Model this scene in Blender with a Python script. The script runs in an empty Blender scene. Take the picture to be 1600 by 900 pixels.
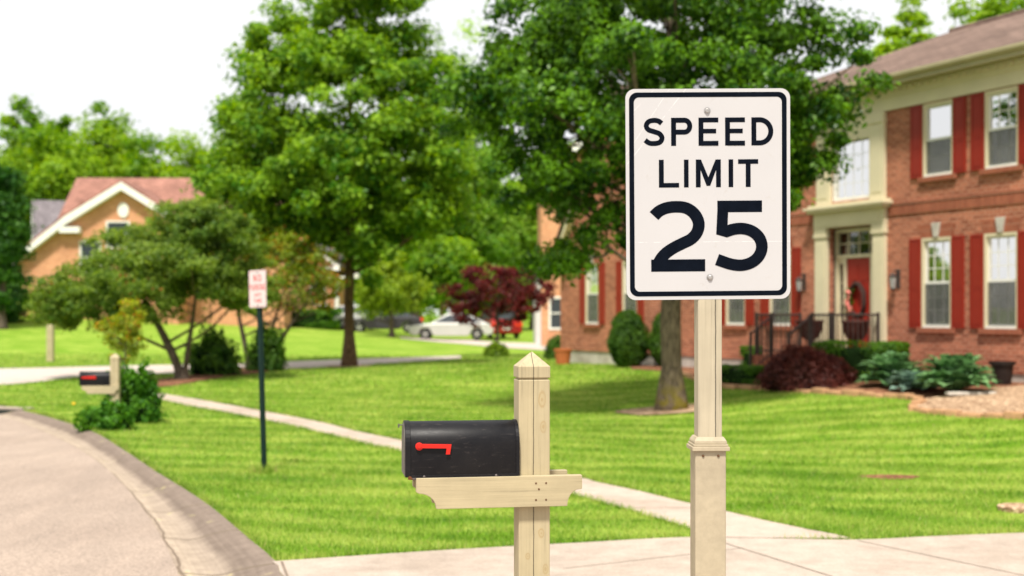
import bpy, bmesh, math, random
import numpy as np
from mathutils import Vector, Matrix, noise as mnoise
from mathutils.geometry import delaunay_2d_cdt

random.seed(7)
R = np.random.default_rng(11)
PI = math.pi
rad = math.radians
scene = bpy.context.scene
col = scene.collection
CAM_H, F, HX, HY = 1.9, 2000.0, 800.0, 490.0

# ------------------------------------------------------------------ terrain
HP0 = Vector((8.645, 26.0))
HU = Vector((0.4346, -0.9006))
HV = Vector((0.9006, 0.4346))
HROT = math.atan2(HU.y, HU.x)


def sstep(a, b, x):
    t = np.clip((np.asarray(x, float) - a) / (b - a), 0, 1)
    return t * t * (3 - 2 * t)


def height(x, y):
    x = np.asarray(x, float); y = np.asarray(y, float)
    base = 0.2 * sstep(24, 40, y)
    u = (x - HP0.x) * HU.x + (y - HP0.y) * HU.y
    v = (x - HP0.x) * HV.x + (y - HP0.y) * HV.y
    hu = np.interp(u, [-24, -17, -8, 0, 20], [0, 0.09, 0.33, 0.57, 0.6])
    mound = hu * sstep(-8, -0.5, v)
    t = x / np.maximum(y, 5)
    slope = np.interp(t, [-0.5, -0.325, -0.055, 0.3], [0.085, 0.066, 0.011, 0.004])
    d = y - 49.0
    sp = np.where(d > 20, d, np.log1p(np.exp(np.clip(d, -40, 20) / 2)) * 2)
    sp = np.minimum(sp, 60 + 0.1 * sp)
    return base + mound + slope * sp


def H(x, y):
    return float(height(x, y))


def G(px, py, off=0.0):
    """point of the terrain seen in direction (px, py)"""
    a = (px - HX) / F; b = (HY - py) / F
    ys = np.concatenate([np.arange(1.0, 60, 0.05), np.arange(60, 200, 0.25)])
    d = CAM_H + b * ys - (height(a * ys, ys) + off)
    k = np.nonzero(d <= 0)[0]
    i = k[0] if len(k) else len(ys) - 1
    if i > 0 and len(k):
        f = d[i - 1] / (d[i - 1] - d[i]); yy = ys[i - 1] + f * (ys[i] - ys[i - 1])
    else:
        yy = ys[i]
    return (a * yy, yy)


def P(px, py, Y):
    return Vector(((px - HX) / F * Y, Y, CAM_H + (HY - py) / F * Y))


# ------------------------------------------------------------------ materials
def new_mat(name):
    m = bpy.data.materials.new(name); m.use_nodes = True
    nt = m.node_tree; nt.nodes.clear()
    return m, nt


class N:
    def __init__(s, nt): s.nt = nt

    def n(s, t, **kw):
        x = s.nt.nodes.new(t)
        for k, v in kw.items():
            if k.startswith('i_'):
                key = k[2:]
                key = int(key) if key.isdigit() else key.replace('_', ' ')
                x.inputs[key].default_value = v
            else: setattr(x, k, v)
        return x

    def l(s, a, b): s.nt.links.new(a, b)

    def math(s, op, a, b=None, c=None):
        x = s.nt.nodes.new('ShaderNodeMath'); x.operation = op
        for i, v in enumerate((a, b, c)):
            if v is None: continue
            if isinstance(v, (int, float)): x.inputs[i].default_value = v
            else: s.l(v, x.inputs[i])
        return x.outputs[0]

    def mix(s, fac, a, b, mode='MIX'):
        x = s.nt.nodes.new('ShaderNodeMix'); x.data_type = 'RGBA'; x.blend_type = mode
        for sock, v in ((x.inputs[0], fac), (x.inputs[6], a), (x.inputs[7], b)):
            if isinstance(v, (int, float)): sock.default_value = v
            elif isinstance(v, tuple): sock.default_value = v if len(v) == 4 else (*v, 1)
            else: s.l(v, sock)
        return x.outputs[2]

    def noise(s, vec, scale, detail=4, rough=0.55, dist=0.0):
        x = s.n('ShaderNodeTexNoise'); x.inputs['Scale'].default_value = scale
        x.inputs['Detail'].default_value = detail; x.inputs['Roughness'].default_value = rough
        x.inputs['Distortion'].default_value = dist
        if vec is not None: s.l(vec, x.inputs['Vector'])
        return x.outputs['Fac']

    def ramp(s, fac, stops):
        x = s.n('ShaderNodeValToRGB'); e = x.color_ramp.elements
        while len(e) < len(stops): e.new(0.5)
        for el, (p, c) in zip(e, stops):
            el.position = p; el.color = (*c, 1) if len(c) == 3 else c
        s.l(fac, x.inputs[0]); return x.outputs[0]

    def sm(s, v, a, b):
        x = s.n('ShaderNodeMapRange'); x.interpolation_type = 'SMOOTHSTEP'
        x.inputs[1].default_value = a; x.inputs[2].default_value = b
        s.l(v, x.inputs[0]); return x.outputs[0]

    def mapping(s, vec, scale=(1, 1, 1), loc=(0, 0, 0), rot=(0, 0, 0)):
        x = s.n('ShaderNodeMapping'); x.inputs['Scale'].default_value = scale
        x.inputs['Location'].default_value = loc; x.inputs['Rotation'].default_value = rot
        s.l(vec, x.inputs['Vector']); return x.outputs[0]

    def obj(s): return s.n('ShaderNodeTexCoord').outputs['Object']

    def geo(s): return s.n('ShaderNodeNewGeometry')

    def finish(s, color, rough=0.6, bump=None, bstr=0.3, bdist=0.01, spec=0.5, metal=0.0, coat=0.0):
        p = s.n('ShaderNodeBsdfPrincipled')
        if isinstance(color, tuple): p.inputs['Base Color'].default_value = (*color, 1)
        else: s.l(color, p.inputs['Base Color'])
        if isinstance(rough, (int, float)): p.inputs['Roughness'].default_value = rough
        else: s.l(rough, p.inputs['Roughness'])
        p.inputs['Specular IOR Level'].default_value = spec
        p.inputs['Metallic'].default_value = metal
        p.inputs['Coat Weight'].default_value = coat
        if bump is not None:
            b = s.n('ShaderNodeBump'); b.inputs['Strength'].default_value = bstr
            b.inputs['Distance'].default_value = bdist
            s.l(bump, b.inputs['Height']); s.l(b.outputs[0], p.inputs['Normal'])
        o = s.n('ShaderNodeOutputMaterial'); s.l(p.outputs[0], o.inputs[0])
        return p


def paint(name, c, rough=0.5, var=0.12, scale=6, bstr=0.08, spec=0.22, metal=0.0, stretch=(1, 1, 1), coat=0.0):
    m, nt = new_mat(name); s = N(nt)
    v = s.mapping(s.obj(), stretch)
    f = s.noise(v, scale, 6, 0.6)
    d = tuple(x * (1 - var) for x in c); l = tuple(min(1, x * (1 + var)) for x in c)
    f2 = s.noise(v, scale * 9, 3, 0.6)
    s.finish(s.mix(0.25, s.ramp(f, [(0.3, d), (0.7, l)]), s.ramp(f2, [(0.35, d), (0.65, l)])), rough, f2, bstr, 0.004, spec, metal, coat)
    return m


def leaf_mat(name, dark, light, trans=0.45, extra=None, nscale=0.7, rough=0.5):
    m, nt = new_mat(name); s = N(nt)
    g = s.geo(); rnd = g.outputs['Random Per Island']
    n1 = s.noise(g.outputs['Position'], nscale, 3)
    f = s.math('ADD', s.math('MULTIPLY', rnd, 0.55), s.math('MULTIPLY', s.sm(n1, 0.3, 0.7), 0.42))
    c = s.ramp(f, [(0.2, dark), (0.85, light)])
    if extra:
        thr, ec = extra
        w = s.n('ShaderNodeTexWhiteNoise', noise_dimensions='1D'); s.l(rnd, w.inputs['W'])
        n2 = s.noise(g.outputs['Position'], 0.9, 2)
        k = s.math('GREATER_THAN', s.math('ADD', w.outputs[0], s.math('MULTIPLY', s.math('SUBTRACT', n2, 0.5), 0.8)), thr)
        c = s.mix(k, c, ec)
    p = s.n('ShaderNodeBsdfPrincipled'); s.l(c, p.inputs['Base Color'])
    p.inputs['Roughness'].default_value = rough; p.inputs['Specular IOR Level'].default_value = 0.22
    t = s.n('ShaderNodeBsdfTranslucent')
    hs = s.n('ShaderNodeHueSaturation'); hs.inputs['Hue'].default_value = 0.49; hs.inputs['Saturation'].default_value = 1.1
    hs.inputs['Value'].default_value = 1.7; s.l(c, hs.inputs['Color']); s.l(hs.outputs[0], t.inputs['Color'])
    mx = s.n('ShaderNodeMixShader'); mx.inputs[0].default_value = trans
    s.l(p.outputs[0], mx.inputs[1]); s.l(t.outputs[0], mx.inputs[2])
    o = s.n('ShaderNodeOutputMaterial'); s.l(mx.outputs[0], o.inputs[0])
    return m


def bark_mat(name, c, moss=0.0):
    m, nt = new_mat(name); s = N(nt)
    v = s.mapping(s.obj(), (9, 9, 2.4))
    f = s.noise(v, 2.2, 8, 0.65, 0.4)
    c0 = tuple(x * 0.22 for x in c); c1 = tuple(x * 1.9 for x in c)
    cc = s.ramp(f, [(0.3, c0), (0.55, c), (0.75, c1)])
    if moss:
        sep = s.n('ShaderNodeSeparateXYZ'); s.l(s.obj(), sep.inputs[0])
        low = s.math('SUBTRACT', 1.0, s.sm(sep.outputs[2], 0.05, 0.75))
        k = s.math('MULTIPLY', s.math('MULTIPLY', low, s.sm(s.noise(s.obj(), 5, 4), 0.4, 0.6)), moss)
        cc = s.mix(k, cc, (0.2, 0.16, 0.02))
    s.finish(cc, 0.9, f, 0.9, 0.05, 0.2)
    return m


def brick_mat(name, c1, c2, mortar, bw=0.21, bh=0.075):
    m, nt = new_mat(name); s = N(nt)
    sep = s.n('ShaderNodeSeparateXYZ'); s.l(s.obj(), sep.inputs[0])
    cx = s.n('ShaderNodeCombineXYZ'); s.l(s.math('ADD', sep.outputs[0], sep.outputs[1]), cx.inputs[0]); s.l(sep.outputs[2], cx.inputs[1])
    b = s.n('ShaderNodeTexBrick'); s.l(cx.outputs[0], b.inputs['Vector'])
    b.inputs['Color1'].default_value = (*c1, 1); b.inputs['Color2'].default_value = (*c2, 1); b.inputs['Mortar'].default_value = (*mortar, 1)
    b.inputs['Scale'].default_value = 1.0; b.inputs['Brick Width'].default_value = bw; b.inputs['Row Height'].default_value = bh
    b.inputs['Mortar Size'].default_value = 0.007; b.inputs['Mortar Smooth'].default_value = 0.3; b.inputs['Bias'].default_value = 0.1
    n1 = s.noise(cx.outputs[0], 1.1, 5); n2 = s.noise(cx.outputs[0], 14, 3)
    c = s.mix(0.28, b.outputs['Color'], s.ramp(n1, [(0.3, tuple(x * 0.6 for x in c1)), (0.7, tuple(x * 1.35 for x in c2))]), 'MIX')
    c = s.mix(0.5, c, s.ramp(n2, [(0.3, (0.6, 0.6, 0.6)), (0.7, (1.1, 1.1, 1.1))]), 'MULTIPLY')
    s.finish(c, 0.85, b.outputs['Fac'], -0.4, 0.006, 0.2)
    return m


def roof_mat(name, c):
    m, nt = new_mat(name); s = N(nt)
    v = s.obj()
    sep = s.n('ShaderNodeSeparateXYZ'); s.l(v, sep.inputs[0])
    cx = s.n('ShaderNodeCombineXYZ'); s.l(sep.outputs[0], cx.inputs[0]); s.l(sep.outputs[1], cx.inputs[1])
    b = s.n('ShaderNodeTexBrick'); s.l(cx.outputs[0], b.inputs['Vector'])
    b.inputs['Color1'].default_value = (*[x * 0.8 for x in c], 1); b.inputs['Color2'].default_value = (*[x * 1.2 for x in c], 1)
    b.inputs['Mortar'].default_value = (*[x * 0.55 for x in c], 1)
    b.inputs['Scale'].default_value = 1.0; b.inputs['Brick Width'].default_value = 0.32; b.inputs['Row Height'].default_value = 0.14
    b.inputs['Mortar Size'].default_value = 0.012; b.inputs['Mortar Smooth'].default_value = 0.6
    n1 = s.noise(v, 1.0, 4); n2 = s.noise(v, 22, 4, 0.7)
    k = s.ramp(n1, [(0.3, (0.75, 0.75, 0.75)), (0.7, (1.15, 1.15, 1.15))])
    k2 = s.ramp(n2, [(0.3, (0.7, 0.7, 0.7)), (0.7, (1.2, 1.2, 1.2))])
    cc = s.mix(1.0, s.mix(1.0, b.outputs['Color'], k, 'MULTIPLY'), k2, 'MULTIPLY')
    s.finish(cc, 0.95, n2, 0.4, 0.01, 0.15)
    return m


def concrete_mat(name, c, stain, amount=0.5, scale=0.6, joints=None):
    m, nt = new_mat(name); s = N(nt)
    v = s.obj()
    n1 = s.noise(v, scale, 7, 0.62, 0.3); n2 = s.noise(v, 55, 4, 0.7); n3 = s.noise(v, 5, 6, 0.65)
    k = s.math('MULTIPLY', s.sm(n1, 0.42, 0.66), amount)
    cc = s.mix(k, c, stain)
    cc = s.mix(1.0, cc, s.ramp(n3, [(0.3, (0.84, 0.83, 0.82)), (0.7, (1.06, 1.06, 1.05))]), 'MULTIPLY')
    cc = s.mix(1.0, cc, s.ramp(n2, [(0.3, (0.83, 0.83, 0.83)), (0.7, (1.1, 1.1, 1.1))]), 'MULTIPLY')
    s.finish(cc, 0.9, n2, 0.25, 0.004, 0.2)
    return m


def wood_paint(name, c, crack_x=None, knots=(), axis='z', half=0.05):
    """painted / stained timber with grain, an optional long crack and a few knots (local metres)"""
    m, nt = new_mat(name); s = N(nt)
    v = s.obj()
    st = (46, 46, 1.3) if axis == 'z' else (1.3, 46, 46)
    g = s.noise(s.mapping(v, st), 1.6, 6, 0.6, 0.25)
    lo = s.noise(v, 4, 5, 0.6)
    cc = s.ramp(g, [(0.28, tuple(x * 0.42 for x in c)), (0.42, tuple(x * 0.86 for x in c)), (0.75, tuple(min(1, x * 1.1) for x in c))])
    cc = s.mix(0.42, cc, s.ramp(lo, [(0.3, tuple(x * 0.62 for x in c)), (0.7, tuple(min(1, x * 1.08) for x in c))]))
    sep = s.n('ShaderNodeSeparateXYZ'); s.l(v, sep.inputs[0])
    along, across = (sep.outputs[2], sep.outputs[0]) if axis == 'z' else (sep.outputs[0], sep.outputs[2])
    wob = s.math('MULTIPLY', s.math('SUBTRACT', s.noise(s.mapping(v, (0.01, 0.01, 1) if axis == 'z' else (1, .01, .01)), 7, 5, 0.6), 0.5), 0.012)
    bump = g
    if crack_x is not None:
        d = s.math('ABSOLUTE', s.math('SUBTRACT', s.math('ADD', across, wob), crack_x))
        wid = s.math('ADD', 0.0006, s.math('MULTIPLY', s.noise(s.mapping(v, (0.01, 0.01, 1)), 3, 3), 0.0022))
        k = s.math('LESS_THAN', d, wid)
        cc = s.mix(k, cc, tuple(x * 0.16 for x in c))
    for (kx, kz, ka, kb) in knots:
        dx = s.math('DIVIDE', s.math('SUBTRACT', s.math('ADD', across, s.math('MULTIPLY', wob, 0.6)), kx), ka)
        dz = s.math('DIVIDE', s.math('SUBTRACT', along, kz), kb)
        r2 = s.math('SQRT', s.math('ADD', s.math('MULTIPLY', dx, dx), s.math('MULTIPLY', dz, dz)))
        rings = s.math('SINE', s.math('ADD', s.math('MULTIPLY', r2, 11), s.math('ADD', s.math('MULTIPLY', lo, 20), s.math('MULTIPLY', g, 5))))
        inside = s.math('SUBTRACT', 1.0, s.sm(r2, 0.5, 1.1))
        k = s.math('MULTIPLY', inside, s.sm(rings, -0.2, 0.9))
        cc = s.mix(s.math('MULTIPLY', k, 0.42), cc, (c[0] * 0.62, c[1] * 0.48, c[2] * 0.30)); cc = s.mix(s.math('MULTIPLY', inside, 0.22), cc, (c[0] * 0.8, c[1] * 0.68, c[2] * 0.45))
    s.finish(cc, 0.65, bump, 0.25, 0.004, 0.3)
    return m


M = {}
M['cream_wood'] = wood_paint('cream_wood', (0.485, 0.42, 0.30), 0.020, [(0.012, 1.30, 0.012, 0.02)])
M['sleeve'] = paint('sleeve', (0.41, 0.345, 0.24), 0.6, 0.20, 5, 0.12)
M['mail_wood'] = wood_paint('mail_wood', (0.485, 0.405, 0.25), -0.004,
                            [(0.034, 1.52, 0.022, 0.05), (0.04, 1.40, 0.017, 0.034), (0.03, 0.93, 0.018, 0.03), (-0.03, 0.83, .014, .02), (0.05, 0.77, 0.016, 0.03)])
M['board_wood'] = wood_paint('board_wood', (0.485, 0.405, 0.25), None, [(0.06, -0.17, 0.014, 0.03), (0.05, 0.0, 0.008, 0.012), (.085, .2, .012, .03)], axis='x')
M['black_metal'] = paint('black_metal', (0.007, 0.007, 0.009), 0.34, 0.5, 7, 0.10, 0.2, 0.0)
def mailbox_metal():
    m, nt = new_mat('black_metal'); s = N(nt); v = s.obj()
    n1 = s.noise(v, 5, 6, 0.65); n2 = s.noise(s.mapping(v, (3, 3, 14)), 6, 5, 0.7); n3 = s.noise(v, 90, 3, 0.7)
    c = s.ramp(n1, [(0.35, (0.005, 0.005, 0.007)), (0.7, (0.013, 0.012, 0.013))])
    c = s.mix(s.math('MULTIPLY', s.sm(n2, 0.56, 0.75), 0.5), c, (0.06, 0.05, 0.046))
    c = s.mix(s.math('MULTIPLY', s.math('MULTIPLY', s.sm(n3, 0.66, 0.74), s.sm(n1, 0.5, 0.62)), 0.5), c, (0.16, 0.14, 0.13))
    s.finish(c, s.math('ADD', 0.27, s.math('MULTIPLY', n2, 0.32)), n1, 0.12, 0.01, 0.2)
    return m


M['black_metal'] = mailbox_metal()
M['scuffed_metal'] = paint('scuffed_metal', (0.12, 0.10, 0.095), 0.55, 0.5, 14, 0.2, 0.5)
M['rust'] = paint('rust', (0.16, 0.06, 0.025), 0.8, 0.5, 30, 0.3)
M['flag_red'] = paint('flag_red', (0.58, 0.022, 0.014), 0.4, 0.12, 12, 0.05)
M['nail'] = paint('nail', (0.12, 0.06, 0.03), 0.7, 0.2, 40)
M['steel'] = paint('steel', (0.42, 0.40, 0.38), 0.4, 0.3, 60, 0.2, 0.5, 0.8)
M['sign_black'] = paint('sign_black', (0.004, 0.006, 0.011), 0.85, 0.3, 20, 0.03, 0.03)
M['sign_back'] = paint('sign_back', (0.45, 0.45, 0.44), 0.45, 0.15, 8, 0.05, 0.5, 0.7)
M['sign_red'] = paint('sign_red', (0.6, 0.10, 0.09), 0.5, 0.15, 10)
M['post_green'] = paint('post_green', (0.006, 0.022, 0.017), 0.45, 0.3, 10, 0.1)
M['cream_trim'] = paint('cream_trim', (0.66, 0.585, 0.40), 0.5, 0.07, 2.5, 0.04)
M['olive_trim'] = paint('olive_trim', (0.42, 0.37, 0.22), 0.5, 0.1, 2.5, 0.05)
M['white_trim'] = paint('white_trim', (0.78, 0.76, 0.70), 0.45, 0.06, 4, 0.03)
M['shutter_red'] = paint('shutter_red', (0.26, 0.022, 0.011), 0.45, 0.14, 3, 0.05)
M['door_red'] = paint('door_red', (0.33, 0.026, 0.015), 0.4, 0.1, 3, 0.04)
M['curtain'] = paint('curtain', (0.55, 0.58, 0.50), 0.9, 0.2, 3, 0.1, 0.1, 0, (14, 1, 1))
M['blind'] = paint('blind', (0.82, 0.82, 0.80), 0.8, 0.05, 3, 0.1, 0.1)
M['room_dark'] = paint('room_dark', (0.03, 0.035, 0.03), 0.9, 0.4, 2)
M['stone'] = paint('stone', (0.50, 0.46, 0.40), 0.85, 0.25, 9, 0.5)
M['iron'] = paint('iron', (0.060, 0.044, 0.040), 0.5, 0.3, 12, 0.1)
M['pot_black'] = paint('pot_black', (0.022, 0.015, 0.013), 0.5, 0.3, 8, 0.1)
M['urn'] = paint('urn', (0.075, 0.022, 0.016), 0.6, 0.3, 8, 0.2)
M['terracotta'] = paint('terracotta', (0.45, 0.13, 0.045), 0.8, 0.2, 8, 0.2)
M['wicker'] = paint('wicker', (0.06, 0.03, 0.025), 0.9, 0.5, 60, 0.8)
M['pink'] = paint('pink', (0.80, 0.26, 0.22), 0.7, 0.25, 25)
M['yellow'] = paint('yellow', (0.8, 0.5, 0.03), 0.7, 0.2, 25)
M['foundation'] = concrete_mat('foundation', (0.55, 0.50, 0.45), (0.35, 0.3, 0.25), 0.6, 1.5)
M['brick'] = brick_mat('brick', (0.20, 0.050, 0.026), (0.52, 0.185, 0.105), (0.56, 0.38, 0.27))
M['brick_arch'] = brick_mat('brick_arch', (0.25, 0.062, 0.032), (0.38, 0.115, 0.06), (0.42, 0.27, 0.19), 0.075, 0.6)
M['brick_pale'] = brick_mat('brick_pale', (0.56, 0.225, 0.105), (0.70, 0.34, 0.18), (0.64, 0.44, 0.31))
M['roof_brown'] = roof_mat('roof_brown', (0.20, 0.135, 0.108))
M['roof_rose'] = roof_mat('roof_rose', (0.33, 0.165, 0.125))
M['roof_grey'] = roof_mat('roof_grey', (0.20, 0.175, 0.185))
M['siding'] = paint('siding', (0.62, 0.62, 0.60), 0.6, 0.06, 1, 0.2, 0.3, 0, (1, 1, 12))
M['bark'] = bark_mat('bark', (0.185, 0.14, 0.095), 1.0)
M['bark_brown'] = bark_mat('bark_brown', (0.125, 0.075, 0.042))
M['bark_grey'] = bark_mat('bark_grey', (0.13, 0.10, 0.075))
M['bark_pale'] = bark_mat('bark_pale', (0.36, 0.27, 0.17))
M['leaf_front'] = leaf_mat('leaf_front', (0.012, 0.062, 0.004), (0.165, 0.345, 0.020), 0.34, None, 1.5, 0.38)
M['leaf_mid'] = leaf_mat('leaf_mid', (0.042, 0.150, 0.006), (0.285, 0.460, 0.024), 0.38, None, 0.9)
M['leaf_crab'] = leaf_mat('leaf_crab', (0.065, 0.140, 0.016), (0.26, 0.36, 0.050), 0.44, (1.09, (0.30, 0.10, 0.03)), 0.8)
M['leaf_orange'] = leaf_mat('leaf_orange', (0.075, 0.150, 0.012), (0.28, 0.34, 0.030), 0.42, (0.84, (0.45, 0.17, 0.04)), 0.8)
M['leaf_young'] = leaf_mat('leaf_young', (0.17, 0.24, 0.015), (0.48, 0.52, 0.06), 0.45, (0.86, (0.55, 0.22, 0.04)), 0.9)
M['leaf_far'] = leaf_mat('leaf_far', (0.085, 0.21, 0.010), (0.30, 0.45, 0.025), 0.45, None, 0.2)
M['leaf_far_dark'] = leaf_mat('leaf_far_dark', (0.018, 0.080, 0.012), (0.08, 0.20, 0.022), 0.4, None, 0.25)
M['leaf_far_pale'] = leaf_mat('leaf_far_pale', (0.13, 0.28, 0.030), (0.36, 0.53, 0.075), 0.45, None, 0.15)
M['leaf_lime'] = leaf_mat('leaf_lime', (0.11, 0.20, 0.010), (0.33, 0.44, 0.03), 0.42, None, 0.4)
M['leaf_red'] = leaf_mat('leaf_red', (0.050, 0.010, 0.009), (0.210, 0.030, 0.024), 0.35, None, 0.8)
M['leaf_barberry'] = leaf_mat('leaf_barberry', (0.045, 0.013, 0.011), (0.200, 0.052, 0.038), 0.25, None, 2.0)
M['leaf_box'] = leaf_mat('leaf_box', (0.034, 0.110, 0.008), (0.135, 0.290, 0.018), 0.35, None, 2.0)
M['leaf_arbor'] = leaf_mat('leaf_arbor', (0.024, 0.075, 0.008), (0.095, 0.200, 0.016), 0.33, None, 2.0)
M['leaf_vine'] = leaf_mat('leaf_vine', (0.026, 0.120, 0.008), (0.120, 0.300, 0.018), 0.38, None, 2.0)
M['leaf_hosta'] = leaf_mat('leaf_hosta', (0.12, 0.26, 0.10), (0.27, 0.48, 0.20), 0.25, None, 2.0, 0.4)
M['leaf_hosta_blue'] = leaf_mat('leaf_hosta_blue', (0.15, 0.26, 0.20), (0.29, 0.43, 0.33), 0.2, None, 2.0, 0.45)
M['leaf_shrub'] = leaf_mat('leaf_shrub', (0.030, 0.095, 0.010), (0.115, 0.230, 0.025), 0.38, None, 2.0)
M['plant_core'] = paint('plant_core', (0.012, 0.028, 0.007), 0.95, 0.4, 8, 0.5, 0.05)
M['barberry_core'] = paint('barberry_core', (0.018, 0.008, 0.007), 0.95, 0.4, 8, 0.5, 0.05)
M['car_silver'] = paint('car_silver', (0.62, 0.61, 0.58), 0.3, 0.04, 3, 0.0, 0.5, 0.35, (1, 1, 1), 0.6)
M['car_red'] = paint('car_red', (0.40, 0.018, 0.022), 0.3, 0.04, 3, 0.0, 0.5, 0.1, (1, 1, 1), 0.6)
M['car_dark'] = paint('car_dark', (0.035, 0.03, 0.035), 0.3, 0.04, 3, 0.0, 0.5, 0.1, (1, 1, 1), 0.6)
M['car_white'] = paint('car_white', (0.78, 0.76, 0.72), 0.3, 0.04, 3, 0.0, 0.5, 0.0, (1, 1, 1), 0.6)
M['car_glass'] = paint('car_glass', (0.05, 0.06, 0.07), 0.08, 0.1, 3, 0.0, 0.7)
M['tyre'] = paint('tyre', (0.018, 0.017, 0.017), 0.8, 0.2, 20, 0.2)
M['rim'] = paint('rim', (0.62, 0.60, 0.58), 0.35, 0.1, 20, 0.05, 0.5, 0.6)
M['tail_red'] = paint('tail_red', (0.75, 0.06, 0.03), 0.25, 0.1, 20, 0.0)
M['lamp_glass'] = paint('lamp_glass', (0.42, 0.42, 0.40), 0.2, 0.05, 20, 0.0)
def mulch_mat(name, lo, mid, hi):
    m, nt = new_mat(name); s = N(nt); v = s.obj()
    vo = s.n('ShaderNodeTexVoronoi'); vo.inputs['Scale'].default_value = 34; s.l(s.mapping(v, (1, 0.55, 1), rot=(0, 0, .5)), vo.inputs['Vector'])
    sx = s.n('ShaderNodeSeparateColor'); s.l(vo.outputs['Color'], sx.inputs[0])
    n1 = s.noise(v, 2.2, 5, 0.65)
    f = s.math('ADD', s.math('MULTIPLY', sx.outputs[0], 0.75), s.math('MULTIPLY', n1, 0.4))
    s.finish(s.ramp(f, [(0.15, lo), (0.5, mid), (0.95, hi)]), 0.95, sx.outputs[1], 0.9, 0.03, 0.1)
    return m


M['mulch'] = mulch_mat('mulch', (0.06, 0.025, 0.014), (0.19, 0.08, 0.045), (0.36, 0.18, 0.10))
M['mulch_tan'] = mulch_mat('mulch_tan', (0.13, 0.07, 0.04), (0.37, 0.24, 0.145), (0.62, 0.45, 0.30))
M['edging'] = paint('edging', (0.44, 0.25, 0.13), 0.9, 0.35, 5, 0.5)
M['drive'] = concrete_mat('drive', (0.475, 0.395, 0.33), (0.35, 0.28, 0.225), 0.7, 0.7)
M['walk'] = concrete_mat('walk', (0.51, 0.415, 0.345), (0.36, 0.28, 0.22), 0.55, 0.9)
M['far_concrete'] = concrete_mat('far_concrete', (0.56, 0.48, 0.43), (0.46, 0.38, 0.34), 0.5, 0.3)


def curb_material():
    m, nt = new_mat('curb'); s = N(nt)
    uv = s.n('ShaderNodeUVMap'); sep = s.n('ShaderNodeSeparateXYZ'); s.l(uv.outputs[0], sep.inputs[0])
    v = s.obj(); n1 = s.noise(v, 1.1, 7, 0.65, 0.4); n2 = s.noise(v, 60, 4, 0.7); n3 = s.noise(v, 7, 5, 0.6)
    lng = s.noise(s.mapping(uv.outputs[0], (0.25, 9, 1)), 2.0, 5, 0.6)
    acr = s.math('ADD', sep.outputs[1], s.math('ADD', s.math('MULTIPLY', s.math('SUBTRACT', n1, 0.5), 0.22), s.math('MULTIPLY', s.math('SUBTRACT', n3, 0.5), 0.04)))
    c = s.ramp(acr, [(0.0, (0.25, 0.195, 0.16)), (0.40, (0.20, 0.155, 0.125)), (0.52, (0.36, 0.29, 0.23)), (0.86, (0.44, 0.355, 0.275)), (1.0, (0.36, 0.285, 0.225))])
    c = s.mix(1.0, c, s.ramp(lng, [(0.3, (0.84, 0.83, 0.82)), (0.7, (1.08, 1.08, 1.06))]), 'MULTIPLY')
    c = s.mix(1.0, c, s.ramp(n3, [(0.3, (0.80, 0.79, 0.78)), (0.7, (1.10, 1.10, 1.10))]), 'MULTIPLY')
    crk = s.math('ABSOLUTE', s.math('SUBTRACT', acr, 0.93))
    c = s.mix(s.math('MULTIPLY', s.math('LESS_THAN', crk, 0.018), 0.75), c, (0.14, 0.10, 0.07))
    c = s.mix(1.0, c, s.ramp(n2, [(0.3, (0.82, 0.82, 0.82)), (0.7, (1.1, 1.1, 1.1))]), 'MULTIPLY')
    ya = s.math('MULTIPLY', s.sm(n3, 0.6, 0.7), s.sm(s.noise(v, 0.9, 2), 0.52, 0.62))
    c = s.mix(s.math('MULTIPLY', ya, 0.6), c, (0.50, 0.46, 0.16))
    fr = s.math('ABSOLUTE', s.math('SUBTRACT', s.math('FRACT', s.math('MULTIPLY', s.math('ADD', sep.outputs[0], s.math('MULTIPLY', n3, 0.05)), 0.6)), 0.5))
    jk = s.math('LESS_THAN', fr, 0.016)
    c = s.mix(s.math('MULTIPLY', jk, 0.7), c, (0.15, 0.115, 0.08))
    s.finish(c, 0.9, n2, 0.3, 0.004, 0.2)
    return m


def asphalt_material():
    m, nt = new_mat('asphalt'); s = N(nt); v = s.obj()
    n1 = s.noise(v, 0.35, 6, 0.6, 0.3); n2 = s.noise(v, 42, 5, 0.75); n3 = s.noise(s.mapping(v, (3, 0.5, 1), rot=(0, 0, 0.35)), 1.2, 4)
    c = s.ramp(n1, [(0.3, (0.33, 0.258, 0.208)), (0.7, (0.435, 0.345, 0.28))])
    c = s.mix(1.0, c, s.ramp(n2, [(0.34, (0.55, 0.55, 0.55)), (0.68, (1.28, 1.28, 1.28))]), 'MULTIPLY')
    c = s.mix(1.0, c, s.ramp(n3, [(0.3, (0.92, 0.92, 0.92)), (0.7, (1.06, 1.05, 1.04))]), 'MULTIPLY')
    s.finish(c, 0.9, n2, 0.35, 0.006, 0.2)
    return m


def stripes(s, pos):
    """mowing stripes, the sheen of bent grass put into the colour, as a 0..1 field in world metres"""
    d = s.noise(pos, 0.3, 4, 0.6)
    sep = s.n('ShaderNodeSeparateXYZ'); s.l(pos, sep.inputs[0])
    q = s.math('ADD', s.math('ADD', s.math('MULTIPLY', sep.outputs[1], 0.93), s.math('MULTIPLY', sep.outputs[0], 0.22)), s.math('MULTIPLY', d, 2.4))
    w = s.math('SINE', s.math('MULTIPLY', q, 2 * PI / 0.95))
    return s.sm(w, -0.8, 0.8)


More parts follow.
